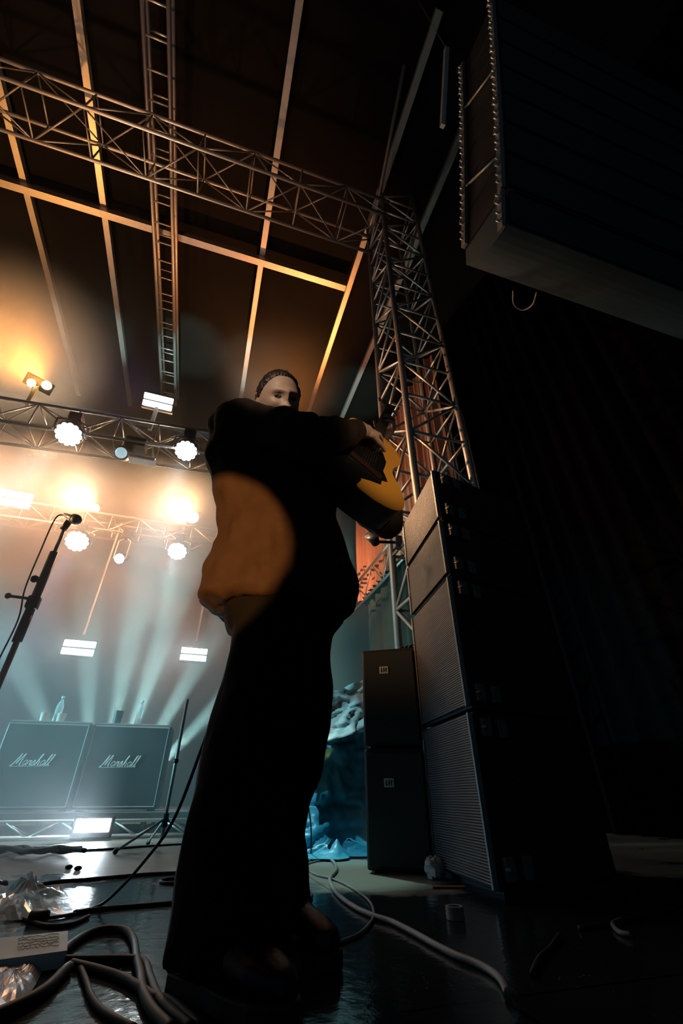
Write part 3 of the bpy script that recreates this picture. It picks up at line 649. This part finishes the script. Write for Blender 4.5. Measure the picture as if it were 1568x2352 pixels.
# ------------------------------------------------------------------ blue tarp heap
def tarpf(x0, x1, z0, z1, seed):
    def fn(s, t):
        x = x0+(x1-x0)*s; z = z1+(z0-z1)*t
        n = noise.noise(V((s*5+seed, t*3, seed)))*.09+(.5-abs(noise.noise(V((s*7+seed+t*4, t*4-s*3, 3)))))*.12+(.5-abs(noise.noise(V((s*17+seed, t*13, 5)))))*.05
        f = .05*math.sin(s*17+t*5+seed)*(.3+t)
        return V((x+.10*t*(s-.5)+.03*noise.noise(V((s*6, t*8, seed+5))), 3.42-.28*t**2+n+f, max(.012, z+.05*noise.noise(V((s*5, t*6, seed+9)))*(1-t))))
    return fn
tp = empty('tarp_heap', (1.0, 3.45, 0), 'blue plastic tarp bunched over gear between the guitarist\'s legs and the black speakers', 'tarp')
tf = tarpf(.50, 1.5, .0, .78, 1.2)
MB().sheet(tf, 70, 60).build('blue_sheet', M['tarpb'], tp, smooth=True, solid=.004)
def tw2(s, t):
    p = tarpf(.80, 1.55, .70, 1.12, 7.7)(s, t*.9); p.z += .22*(s-.75); p.y -= .02+.05*(t)
    return p
tag(MB().sheet(tw2, 44, 26).build('white_sheet', M['tarpw'], tp, smooth=True, solid=.004), 'pale grey upper sheet')
MB().box((1.25, 3.85, .4), .6, .5, .8).build('covered_case', M['cab'], tp)
def ts(s, t):
    a = 2*math.pi*s; rr = (.04+.17*t)*(1+.35*math.sin(a*3+1)+.2*math.sin(a*7)); return V((.90+rr*math.cos(a)*1.3, 3.04+rr*math.sin(a)*.5, .05*(1-t)**1.2*(1+.5*math.sin(a*4+1))+.012+.03*abs(noise.noise(V((s*19, t*6, 2))))*(1-t)))
MB().sheet(ts, 60, 14).build('tarp_corner', M['tarpb'], tp, smooth=True)

# ------------------------------------------------------------------ cables on the deck
def fl(pts, r): return [at(u, v, z=r) for u, v in pts]
def cable(name, pts, r, m, label, cat='cable', pre=None):
    p = (pre or [])+fl(pts, r); b_ = MB().path(p, r, 8); tag(b_.build(name, m, smooth=True), label, cat)
cable('guitar_cable', [(215, 2086), (150, 2103), (80, 2108), (35, 2085), (0, 2045), (-60, 2000)], .0045, M['rubber'], 'black guitar cable hanging from behind the guitarist and sweeping left over the deck',
      pre=[at(560, 1470, y=1.30), at(542, 1510, y=1.32), at(470, 1700, y=1.42), at(400, 1880, y=1.55), at(330, 1980, y=1.72), at(260, 2056, y=1.9)])
cable('deck_cable', [(204, 2104), (165, 2122), (110, 2126), (60, 2112), (20, 2098), (-60, 2090)], .005, M['rubber'], 'black cable ending beside the plastic bag at left')
cable('deck_cable', [(68, 2036), (130, 2025), (220, 2018), (330, 2008), (425, 2003)], .006, M['rubber'], 'black cable crossing the strobe reflection behind the plastic bag')
cable('deck_cable', [(430, 2015), (385, 2018), (368, 2024), (385, 2028), (430, 2027)], .005, M['rubber'], 'small cable loop on the deck just left of the trouser leg')
cable('deck_cable', [(168, 2096), (240, 2086), (330, 2079), (430, 2070)], .0055, M['rubber'], 'thick black cable running from the plastic bag to the trouser leg')
cable('deck_cable', [(150, 1955), (250, 1950), (330, 1944), (430, 1938)], .006, M['rubber'], 'distant black cable running past the floor strobe')
cable('thick_cable', [(130, 2203), (165, 2168), (210, 2141), (255, 2133), (290, 2138), (308, 2162), (314, 2203), (322, 2235), (328, 2275), (350, 2320), (395, 2365)], .0085, M['rubber'], 'thick black cable arching highest over the deck at lower left')
cable('thick_cable', [(-40, 2205), (60, 2204), (170, 2204), (300, 2203), (332, 2212), (346, 2250), (362, 2290), (392, 2322), (440, 2360)], .0080, M['rubber'], 'thick black cable running level from the left edge then bending down')
cable('thin_cable', [(-30, 2250), (40, 2226), (90, 2207), (145, 2200), (178, 2215), (196, 2250), (210, 2290), (240, 2325), (310, 2362)], .0055, M['rubber'], 'thinner cable curving down in an s at the lower left')
cable('thick_cable', [(165, 2212), (230, 2228), (280, 2245), (320, 2268), (350, 2288), (380, 2296), (410, 2312), (460, 2362)], .0078, M['rubber'], 'thick cable with a reddish sheen below the level one')
cable('thick_cable', [(-40, 2345), (60, 2300), (110, 2268), (140, 2238), (158, 2222)], .010, M['rubber'], 'thick black cable along the silver bag at the bottom left corner')
cable('thin_cable', [(-40, 2222), (30, 2216), (80, 2205), (125, 2196), (140, 2206)], .005, M['rubber'], 'thin cable below the white sheet at left')
cable('white_cable', [(1166, 2282), (1152, 2252), (1130, 2232), (1095, 2213), (1050, 2195), (1000, 2170), (950, 2142), (900, 2117), (860, 2104), (820, 2086), (785, 2062), (763, 2037), (758, 2017), (772, 1998), (766, 1980), (748, 1968)], .0075, M['rubberg'], 'thick grey cable sweeping from the tarp to the lower right')
cable('white_cable', [(738, 1970), (742, 1974), (706, 1984), (703, 1993), (714, 2003), (730, 2011), (760, 2018), (800, 2035), (846, 2068), (858, 2104), (832, 2140), (792, 2160), (752, 2173), (722, 2188), (690, 2222)], .0045, M['rubberg'], 'thin grey cable crossing the thick one and ending at the far boot')
cable('deck_cable', [(670, 2040), (700, 2043), (716, 2056), (706, 2068), (670, 2075)], .005, M['rubber'], 'dark cable loop right of the far boot')
cable('deck_cable', [(1448, 2147), (1425, 2142), (1410, 2130), (1408, 2120), (1425, 2112)], .006, M['rubberg'], 'short curl of grey cable at the lower right')
cable('deck_cable', [(1285, 2148), (1262, 2180), (1238, 2202), (1222, 2238)], .006, M['rubber'], 'dark cable in the shadows in front of the side fill')
cable('deck_cable', [(1330, 2132), (1400, 2122), (1470, 2105), (1560, 2080)], .006, M['rubber'], 'dark cable running off to the right edge')
cable('tarp_cable', [(714, 1972), (712, 1980)], .004, M['rubber'], 'thin cable hanging down the front of the blue tarp', pre=[at(708, 1850, y=3.0), at(714, 1900, y=3.0), at(714, 1950, y=3.0)])
# cable heap far left
rng = random.Random(4)
for k in range(5):
    pts = [(-40+k*10+rng.uniform(-6, 6)+j*32, 1952+rng.uniform(-7, 7)) for j in range(7)]
    p = [at(u, v, z=.012+.012*k) for u, v in pts]
    tag(MB().path(p, .011, 8).build('heaped_cable', M['rubber'], smooth=True), 'black cable in the loose heap in front of the riser at far left', 'cable', 'heaped cables at far left')
# connector at the end of the cable
pc = at(70, 2103, z=.016); pd = at(110, 2103, z=.016)
tag(MB().tube(pc, pd, .012, 12).build('cable_connector', M['black'], smooth=True), 'black cable connector lying against the plastic bag', 'connector')
# ------------------------------------------------------------------ loose things on the deck
def bag(name, outline, h, m, label, seed, z=.004):
    c = [at(u, v, z=z) for u, v in outline]; cen = sum(c, V())/len(c)
    b_ = MB(); K = 9; n = len(c)*4; ringp = catmull(c+[c[0]], 4)[:-1]
    prev = None
    for k in range(K+1):
        s = 1-k/K; ring = []
        for j, p in enumerate(ringp):
            q = cen.lerp(p, s); hh = h*(1-s**2)*(.55+.9*abs(noise.noise(V((q.x*9+seed, q.y*9, seed)))*2))+.03*h*math.sin(j*2.1)
            hh += .35*h*noise.noise(V((q.x*28, q.y*28, seed)))*(1-s)
            ring.append(b_.bm.verts.new(V((q.x, q.y, max(z, z+hh)))))
        if prev: b_.bridge(prev, ring)
        prev = ring
    b_.cap(prev, True)
    return tag(b_.build(name, m), label, 'bag')
bag('plastic_bag', [(-60, 2050), (0, 2045), (70, 2052), (110, 2062), (160, 2062), (168, 2090), (120, 2108), (60, 2112), (0, 2115), (-60, 2112)], .055, M['plastic'], 'crumpled clear plastic bag at the left edge of the deck', 3.1)
bag('silver_bag', [(-60, 2225), (30, 2215), (95, 2212), (88, 2250), (60, 2290), (20, 2320), (-60, 2340)], .022, M['foil'], 'crumpled shiny bag in the bottom left corner', 8.3)
q = [at(-60, 2160, z=.03), at(156, 2138, z=.03), at(154, 2183, z=.03), at(-60, 2212, z=.03)]
sh = MB().prism(q, (0, 0, -.026)).build('paper_pad', M['white'])
tag(sh, 'white pad of paper with faint handwriting lying at the left edge', 'paper')
M['ink'] = mat('faint_ink', (.66, .67, .66), .7)
b_ = MB(); rr_ = random.Random(2)
for j in range(5):
    v0 = .15+.14*j
    pts = []
    for k in range(26):
        s = .45+.018*k; a = q[0].lerp(q[1], s); c = q[3].lerp(q[2], s); pts.append(a.lerp(c, v0+rr_.uniform(-.05, .05))+V((0, 0, .001)))
    b_.path(pts, .0007, 4, smooth=False)
b_.build('handwriting', M['ink'], sh)
# crumpled tissue and tape roll by the side fill
c = at(1000, 2020, z=0)
b_ = MB(); b_.ball(V((c.x, c.y, .04)), .045, .04, .042, n=16, m=12)
for v in b_.bm.verts:
    k = noise.noise(v.co*40)*.4+noise.noise(v.co*90)*.2; v.co = V((c.x, c.y, .04))+(v.co-V((c.x, c.y, .04)))*(1+k)
    v.co.z = max(.002, v.co.z)
tag(b_.build('crumpled_tissue', M['tarpw']), 'crumpled pale tissue lying at the foot of the black speakers', 'tissue')
c = at(1046, 2112, z=0)
b_ = MB(); rs = [b_.ring(c+V((0, 0, z)), V((1, 0, 0)), V((0, 1, 0)), 24, q) for z, q in ((.001, .026), (.03, .026), (.03, .017), (.001, .017))]
for a, e in zip(rs, rs[1:]+rs[:1]): b_.bridge(a, e)
tag(b_.build('tape_roll', M['tape']), 'small black roll of tape on the deck in front of the side fill', 'tape')
c = at(1030, 2040, z=0); tag(MB().box(c+V((0, 0, .004)), .13, .035, .005, ax=(.95, -.3, 0), ay=(.3, .95, 0)).build('cardboard_scrap', mat('cardboard', (.3, .13, .06), .8)), 'flat brown cardboard scrap beside the tissue', 'scrap')
for (u, v, lb) in ((178, 1999, 'small dark lump of tape on the strobe reflection, right one'), (157, 1996, 'small dark lump of tape on the strobe reflection, left one')):
    c = at(u, v, z=0); b_ = MB(); b_.ball(V((c.x, c.y, .008)), .018, .012, .01, n=10, m=6)
    tag(b_.build('tape_scrap', M['black']), lb, 'scrap')
# ------------------------------------------------------------------ the guitarist
root = empty('person', (.18, 1.25, 0), 'guitarist in a long dark coat, wide black trousers and black boots, bending over a guitar', 'person')
HC = at(638, 925, dep=1.60)                    # head centre
hf = cv(.48, -.10, -.87).normalized()          # where the face points
hu = cv(.12, .95, -.10); hu = (hu-hf*hu.dot(hf)).normalized(); hr = hu.cross(hf).normalized()  # hr: towards the left side of the picture or right
def HP(x, y, z): return HC+hr*x+hf*y+hu*z      # head space: x side, y forward, z up, metres
def gz(dx, dz, sx, sz): return math.exp(-(dx/sx)**2-(dz/sz)**2)
def head_bm(b_):
    n, m = 72, 60; rings = []
    for j in range(m+1):
        t = math.pi*j/m; ring = []
        for i in range(n):
            a = 2*math.pi*i/n
            dx, dy, dz = math.sin(t)*math.sin(a), math.sin(t)*math.cos(a), math.cos(t)
            x = .076*dx; y = .094*dy; z = .112*dz
            low = max(0, -dz)
            x *= 1-.30*low**1.5; 
            if dy < 0: y *= 1-.35*low
            else: y *= 1+.02*low
            if z < -.02 and dy > 0: z *= 1.08
            if dy > 0:
                f = dy**.6; zz = z; ax_ = abs(x)
                y += f*( .010*gz(x, zz-.030, .060, .012)                 # brow ridge
                       - .017*gz(ax_-.031, zz-.008, .017, .013)          # eye sockets
                       + .007*gz(ax_-.031, zz-.006, .010, .0075)         # eyeballs and lids
                       + .012*gz(x, zz-.008, .009, .022)                 # nose bridge
                       + .026*gz(x, zz+.028, .0125, .0125)               # nose tip
                       + .010*gz(ax_-.013, zz+.031, .007, .008)          # nostril wings
                       + .008*gz(ax_-.046, zz+.018, .018, .016)          # cheekbones
                       + .007*gz(x, zz+.055, .022, .0055) + .008*gz(x, zz+.066, .020, .0055)  # lips
                       - .005*gz(x, zz+.0605, .024, .0022)               # mouth line
                       - .006*gz(x, zz+.077, .020, .006)
                       + .013*gz(x, zz+.098, .022, .015))                # chin
            ring.append(b_.bm.verts.new(HP(x, y, z)))
        rings.append(ring)
    for r0, r1 in zip(rings, rings[1:]): b_.bridge(r0, r1)
    for s in (-1, 1):                          # ears
        for k in range(9):
            a = -1.9+k*.5; a2 = a+.5
            p = lambda q: HP(s*.079, -.012+.016*math.sin(q)*1.0, -.008+.030*math.cos(q))
            b_.capsule(p(a), p(a2), .0055, n=8)
        b_.ball(HP(s*.074, -.006, -.010), .010, .016, .024, n=10, ax=hr, ay=hf, az=hu)
def hand(b_, wrist, dirn, nrm, side, curls, spread=.16, size=1., thumb=(.45, .6, -.1), tc=.5):
    """palm, four jointed fingers of unequal length and a thumb; nrm = back of the hand, side = towards the thumb"""
    wrist = V(wrist); d = V(dirn).normalized(); n = V(nrm); n = (n-d*n.dot(d)).normalized(); s = V(side); s = (s-d*s.dot(d)-n*s.dot(n)).normalized()
    S = size
    b_.ball(wrist+d*.045*S, .044*S, .015*S, .052*S, n=16, m=10, ax=s, ay=n, az=d)
    b_.ball(wrist+d*.03*S+s*.018*S-n*.006*S, .02*S, .016*S, .034*S, n=12, ax=s, ay=n, az=d)
    b_.capsule(wrist-d*.03*S, wrist+d*.02*S, .024*S, .025*S)
    L = ((.040, .026, .020), (.044, .029, .022), (.041, .027, .021), (.032, .020, .018))
    for k in range(4):
        off = (.030-.020*k)*S; p = wrist+d*(.082-.004*abs(k-1.2))*S+s*off
        c = curls[k]; a = 0; fd = (d+s*(spread*(1.5-k)/3)).normalized(); r = (.0092, .0096, .0090, .0080)[k]*S
        b_.capsule(wrist+d*.045*S+s*off*.8, p, r*1.1, r*1.08, 10)
        for j, l in enumerate(L[k]):
            a += c[j]; q = p+(fd*math.cos(a)-n*math.sin(a))*l*S; r2 = r*(.93-.06*j); b_.capsule(p, q, r*(1-.06*j), r2, 10); p = q
        
    p = wrist+d*.022*S+s*.026*S-n*.004*S; td = (d*thumb[0]+s*thumb[1]+n*thumb[2]).normalized(); q = p+td*.045*S
    b_.capsule(p, q, .0125*S, .0108*S, 10); td2 = (td*math.cos(tc)+d*math.sin(tc)-n*.2).normalized(); q2 = q+td2*.032*S; b_.capsule(q, q2, .0105*S, .0085*S, 10)
    b_.capsule(q2, q2+(td2-n*.15).normalized()*.018*S, .0087*S, .0075*S, 10)
# guitar frame
GA = cv(.22, .52, .825).normalized(); GB = cv(.78, -.62, .183); GB = (GB-GA*GB.dot(GA)).normalized(); GN = GA.cross(GB).normalized()
if GN.dot(FW) > 0: GN = -GN
GJ = at(868, 996, dep=1.86)                    # where neck meets body, top face
def G(a, b, n=0.): return GJ+GA*a+GB*b+GN*n
# arms: shoulder, elbow, wrist
RS = V((-.03, 1.24, 1.46)); RE = at(704, 1000, y=1.00); RW = at(836, 990, dep=1.62)
LS = V((.33, 1.30, 1.44)); LWp = G(.135, .058, -.075); LE = V((.60, 1.34, 1.22))
b_ = MB()
head_bm(b_)
b_.capsule(HC-hu*.05-hf*.03, V((.13, 1.26, 1.47)), .056, .062, 16)
b_.loft([(V((.14, 1.24, z)), rx, ry) for z, rx, ry in ((.86, .15, .11), (1.0, .135, .10), (1.15, .15, .105), (1.3, .175, .11), (1.42, .17, .10), (1.49, .09, .07))], 24)
for a, e, w_ in ((RS, RE, RW), (LS, LE, LWp-GA*.03)):
    b_.capsule(a, e, .052, .042, 16); b_.capsule(e, w_, .040, .027, 16)
b_.capsule(V((.16, 1.24, .9)), V((.14, 1.2, .48)), .085, .055, 16); b_.capsule(V((.14, 1.2, .48)), V((.12, 1.2, .10)), .052, .04, 16)
b_.capsule(V((.24, 1.29, .9)), V((.25, 1.32, .48)), .085, .055, 16); b_.capsule(V((.25, 1.32, .48)), V((.25, 1.36, .10)), .052, .04, 16)
# strumming hand: lies over the strings
rd = (G(.0, .02, .02)-RW).normalized()
hand(b_, RW, rd, cv(.10, .75, -.65), cv(.45, .5, .5), ((.35, .5, .4), (.5, .6, .4), (.6, .7, .5), (.7, .7, .5)), thumb=(.75, .5, -.45), size=1.1)
# fretting hand wraps the neck
hand(b_, LWp, (GA*.42+GB*.05+GN*.85), GB, GA, ((.65, .95, .5), (.7, .95, .5), (.75, .95, .5), (.8, .95, .5)), thumb=(.15, .35, -.9))
body = b_.build('body', M['skin'], root, voxel=.0036)
tag(body, 'bare face and hands')
# hair: slicked back shell
def hair_bm(b_):
    n, m = 80, 50; rings = []
    for j in range(m+1):
        t = math.pi*j/m; ring = []
        for i in range(n):
            a = 2*math.pi*i/n
            dx, dy, dz = math.sin(t)*math.sin(a), math.sin(t)*math.cos(a), math.cos(t)
            # hairline: high forehead, temples, down behind the ears
            line = .080-.10*max(0, min(1, (.55-dy)/.55)) if dy > 0 else -.02-.08*min(1, -dy*1.6)
            z = .112*dz; g = max(0, min(1, (z-line)/.016)); g = g*g*(3-2*g)
            rx, ry, rz = .076, .094, .112
            e = (.006*g+.004*g*noise.noise(V((a*3, t*14, 1)))+.0025*g*math.sin(a*26+3*math.sin(t*3)))*(1 if g > .01 else 0)-.006*(1-g)
            low = max(0, -dz); kx = 1-.30*low**1.5
            ky = (1-.35*low) if dy < 0 else 1
            ring.append(b_.bm.verts.new(HP((rx+e+.002)*dx*kx, (ry+e+.003*g)*dy*ky, (rz+e)*dz)))
        rings.append(ring)
    for r0, r1 in zip(rings, rings[1:]): b_.bridge(r0, r1)
b_ = MB(); hair_bm(b_); rh = random.Random(3)
for k in range(170):                            # loose curls at the nape and flyaway strands
    s = rh.choice((-1, -1, 1)); a = rh.uniform(-2.9, -1.75)*s if False else rh.uniform(1.75, 3.5)
    p = HP(.078*math.sin(a), .088*math.cos(a), rh.uniform(-.105, .01)); o_ = (p-HC); o_.normalize()
    pts = [p]; q = p.copy(); dd = (o_*.6-hu*.8).normalized()
    for j in range(4):
        q = q+dd*.015+V((rh.uniform(-.006, .006), rh.uniform(-.006, .006), rh.uniform(-.004, .006))); pts.append(q.copy())
    b_.path(pts, .0022, 5)
b_.build('hair', M['hair'], root, smooth=True)
# jacket
def wr(amp, sc_, seed):
    def f(P, n, L):
        k = noise.noise(P*sc_+V((seed, 0, 0)))*amp+noise.noise(V((P.x*sc_*2.6, P.y*sc_*2.6, P.z*sc_*1.1+seed)))*amp*.5
        return L+n*k
    return f
b_ = MB()
b_.loft([(V((x, y, z)), rx, ry) for z, x, y, rx, ry in ((1.515, .07, 1.25, .10, .06), (1.495, .050, 1.24, .165, .09), (1.46, .08, 1.22, .212, .13), (1.38, .105, 1.22, .232, .15), (1.28, .12, 1.235, .238, .155), (1.21, .135, 1.24, .228, .15),
   (1.12, .155, 1.25, .205, .145), (1.03, .175, 1.26, .20, .145), (.96, .19, 1.27, .222, .155), (.90, .197, 1.27, .243, .165), (.85, .193, 1.27, .245, .17), (.79, .180, 1.27, .238, .178), (.765, .195, 1.27, .20, .17))], 40)
# pointed back corner of the coat
b_.capsule(at(500, 1250, y=1.27), at(462, 1362, y=1.27), .018, .012); b_.capsule(at(520, 1250, y=1.25), at(490, 1380, y=1.27), .03, .02); b_.capsule(at(540, 1250, y=1.25), at(522, 1392, y=1.26), .03, .02)
b_.capsule(at(740, 1200, y=1.24), at(806, 1318, y=1.25), .03, .02); b_.capsule(at(730, 1250, y=1.24), at(778, 1340, y=1.25), .03, .02)
# sleeves
def chain(pts, rs): 
    for (p, q), (a, c) in zip(zip(pts, pts[1:]), zip(rs, rs[1:])): b_.capsule(p, q, a, c, 18)
chain([V((-.035, 1.22, 1.475)), V((-.01, 1.15, 1.40)), RE.lerp(RS, .45), RE+V((0, 0, -.01)), RE.lerp(RW, .5)+V((0, 0, -.012)), RE.lerp(RW, .80)], [.085, .09, .088, .080, .062, .046])
chain([LS, LE.lerp(LS, .5), LE, LE.lerp(LWp, .5), LE.lerp(LWp, .90)], [.085, .08, .07, .055, .038])
# collar
b_.capsule(V((.03, 1.2, 1.46)), V((.12, 1.10, 1.41)), .03); b_.capsule(V((.2, 1.22, 1.46)), V((.12, 1.10, 1.41)), .03)
b_.build('coat', M['coat'], root, voxel=.0085, post=wr(.015, 11, 3.))
# trousers
b_ = MB()
b_.loft([(V((x, y, z)), rx, ry) for z, x, y, rx, ry in ((.93, .19, 1.27, .17, .13), (.84, .20, 1.27, .185, .145), (.76, .205, 1.27, .19, .15), (.70, .20, 1.27, .15, .13))], 28)
b_.loft([(V((x, y, z)), rx, ry) for z, x, y, rx, ry in ((.84, .16, 1.24, .12, .12), (.70, .175, 1.23, .115, .125), (.63, .175, 1.22, .113, .12), (.42, .132, 1.21, .105, .11), (.28, .126, 1.19, .106, .115), (.17, .128, 1.18, .112, .125), (.09, .133, 1.17, .12, .135), (.045, .137, 1.165, .124, .145))], 28)
b_.loft([(V((x, y, z)), rx, ry) for z, x, y, rx, ry in ((.84, .25, 1.31, .12, .12), (.68, .262, 1.33, .115, .12), (.46, .27, 1.34, .108, .11), (.33, .245, 1.36, .105, .11), (.22, .213, 1.38, .105, .115), (.12, .225, 1.37, .108, .13), (.055, .24, 1.37, .112, .14))], 28)
b_.build('trousers', M['trouser'], root, voxel=.009, post=wr(.009, 9, 9.))
def boot(heel, toe, name):
    heel, toe = V(heel), V(toe); d = (toe-heel).normalized(); s = V((d.y, -d.x, 0)); L_ = (toe-heel).length; b_ = MB(); prev = None
    prof = [(.0, .034, .11), (.03, .041, .13), (.25, .042, .13), (.42, .043, .10), (.6, .050, .072), (.8, .049, .058), (.94, .036, .046), (1.0, .018, .032)]
    b_.loft([(heel+d*.07+V((0, 0, z)), .052, .055) for z in (.03, .1, .17, .22)], 20)
    for t_, w_, h in prof:
        c = heel+d*(L_*t_); ring = []
        for k in range(20):
            a = 2*math.pi*k/20; z = h*.5+h*.5*math.sin(a)
            ring.append(b_.bm.verts.new(c+s*(w_*math.copysign(abs(math.cos(a))**.7, math.cos(a)))+V((0, 0, .024+z*.98))))
        if prev: b_.bridge(prev, ring)
        else: b_.cap(ring)
        prev = ring
    b_.cap(prev, True); bt = b_.build(name, M['leather'], root, voxel=.006)
    b_ = MB(); out_ = []
    for t_, w_ in ((0, .03), (.04, .043), (.25, .043), (.45, .045), (.65, .054), (.85, .051), (.97, .034), (1.02, .012)): out_.append((t_, w_))
    poly = [heel+d*(L_*t_)+s*w_+V((0, 0, .001)) for t_, w_ in out_]+[heel+d*(L_*t_)-s*w_+V((0, 0, .001)) for t_, w_ in reversed(out_)]
    b_.prism(poly, (0, 0, .03)); b_.build('sole', M['rubber'], bt, bevel=.004)
boot((.055, 1.20, 0), (.215, .965, 0), 'boot')
boot((.235, 1.43, 0), (.35, 1.185, 0), 'boot')

# ------------------------------------------------------------------ the acoustic guitar
gt = empty('acoustic_guitar', G(-.3, 0, -.05), 'amber topped acoustic guitar with black plate as arm shadow, held neck up by the guitarist', 'guitar')
prof = [(0, .0), (-.004, .045), (-.02, .092), (-.055, .130), (-.095, .142), (-.135, .134), (-.175, .119), (-.205, .114), (-.235, .122), (-.275, .155), (-.33, .190), (-.385, .200), (-.43, .186), (-.465, .145), (-.487, .085), (-.492, .03)]
right = [(a, b) for a, b in prof]; left = [(a, -b) for a, b in reversed(prof[1:])]
oc = catmull([V((a, b, 0)) for a, b in right+left], 4)
SC = 1.0
b_ = MB(); th = -.112
r1 = [b_.bm.verts.new(G(p.x, p.y, 0)) for p in oc]; r2 = [b_.bm.verts.new(G(p.x, p.y, th)) for p in oc]
b_.bridge(r1, r2); b_.cap(r2, True); b_.build('sides_and_back', M['rosewood'], gt)
b_ = MB(); r1 = [b_.bm.verts.new(G(p.x, p.y, .001)) for p in oc]; r2 = [b_.bm.verts.new(G(p.x, p.y, .004)) for p in oc]
b_.bridge(r1, r2); b_.cap(r1); b_.cap(r2, True); b_.build('top', M['spruce'], gt)
b_ = MB(); q = [G(-.165+.05*math.cos(k*.3927), .05*math.sin(k*.3927), .0045) for k in range(16)]; b_.prism(q, GN*.001); b_.build('sound_hole', M['shadow_hole'], gt)
# large flame edged plate painting the arm and hand shadow (outline in guitar coordinates)
def gp(u, v, n=.005):
    d = (u-784)*RT+(1176-v)*UP+FPX*FW; tt = (G(0, 0, n)-O0).dot(GN)/d.dot(GN); return O0+d*tt
pk = [(876, 1032), (886, 1062), (884, 1070), (879, 1082), (886, 1098), (889, 1107), (876, 1104), (874, 1113), (850, 1104), (829, 1098), (828, 1104), (818, 1113), (829, 1146), (757, 1113), (748, 1100), (760, 1040), (800, 1000), (850, 1000)]
b_ = MB(); b_.prism([gp(*p) for p in pk], GN*.0015); b_.build('arm_shadow_plate', M['shadow_hole'], gt)
b_ = MB(); b_.box(G(-.335, 0, .009), .03, .15, .010, ax=GA, ay=GB, az=GN); b_.build('bridge', M['rosewood'], gt, bevel=.003)
NL = .34
b_ = MB(); b_.prism([G(-.10, -.028, .006), G(-.10, .028, .006), G(NL, .0215, .006), G(NL, -.0215, .006)], GN*.008); b_.build('fretboard', M['rosewood'], gt)
b_ = MB(); prev = None
for a, w_, dp in ((-.02, .028, .05), (.02, .027, .024), (.1, .026, .021), (NL, .021, .018)):
    ring = [b_.bm.verts.new(G(a, w_*math.cos(t_), .006-dp*math.sin(t_))) for t_ in [k*math.pi/8 for k in range(9)]]
    if prev: b_.bridge(prev, ring)
    else: b_.cap(ring)
    prev = ring
b_.cap(prev, True); b_.build('neck', M['rosewood'], gt, smooth=True)
b_ = MB(); b_.prism([G(NL, -.022, .004), G(NL, .022, .004), G(NL+.04, .034, -.004), G(NL+.16, .038, -.03), G(NL+.16, -.038, -.03), G(NL+.04, -.034, -.004)], GN*-.014); b_.build('headstock', M['rosewood'], gt, bevel=.003)
for k in range(3):
    for s in (-1, 1):
        c = G(NL+.05+.038*k, s*.036, -.014-.008*k); b_ = MB(); b_.tube(c, c+GB*s*.014, .003, 8); b_.ball(c+GB*s*.020, .009, .005, .008, n=10, ax=GA, ay=GN, az=GB); b_.build('tuning_peg', M['gold'], gt, smooth=True)
for k in range(6):
    y0 = -.027+.0108*k; y1 = -.018+.0072*k
    MB().tube(G(-.335, y0, .016), G(NL+.01, y1, .016), .0009, 5).build('string', M['string'], gt)
for k in range(12):
    a = NL-.655*(1-2**(-(k+1)/12)) if False else NL-(NL+.335)*(1-2**(-(k+1)/12))
    if a > -.1: MB().box(G(a, 0, .0145), .002, .046, .002, ax=GA, ay=GB, az=GN).build('fret', M['string'], gt)
# strap over the coat
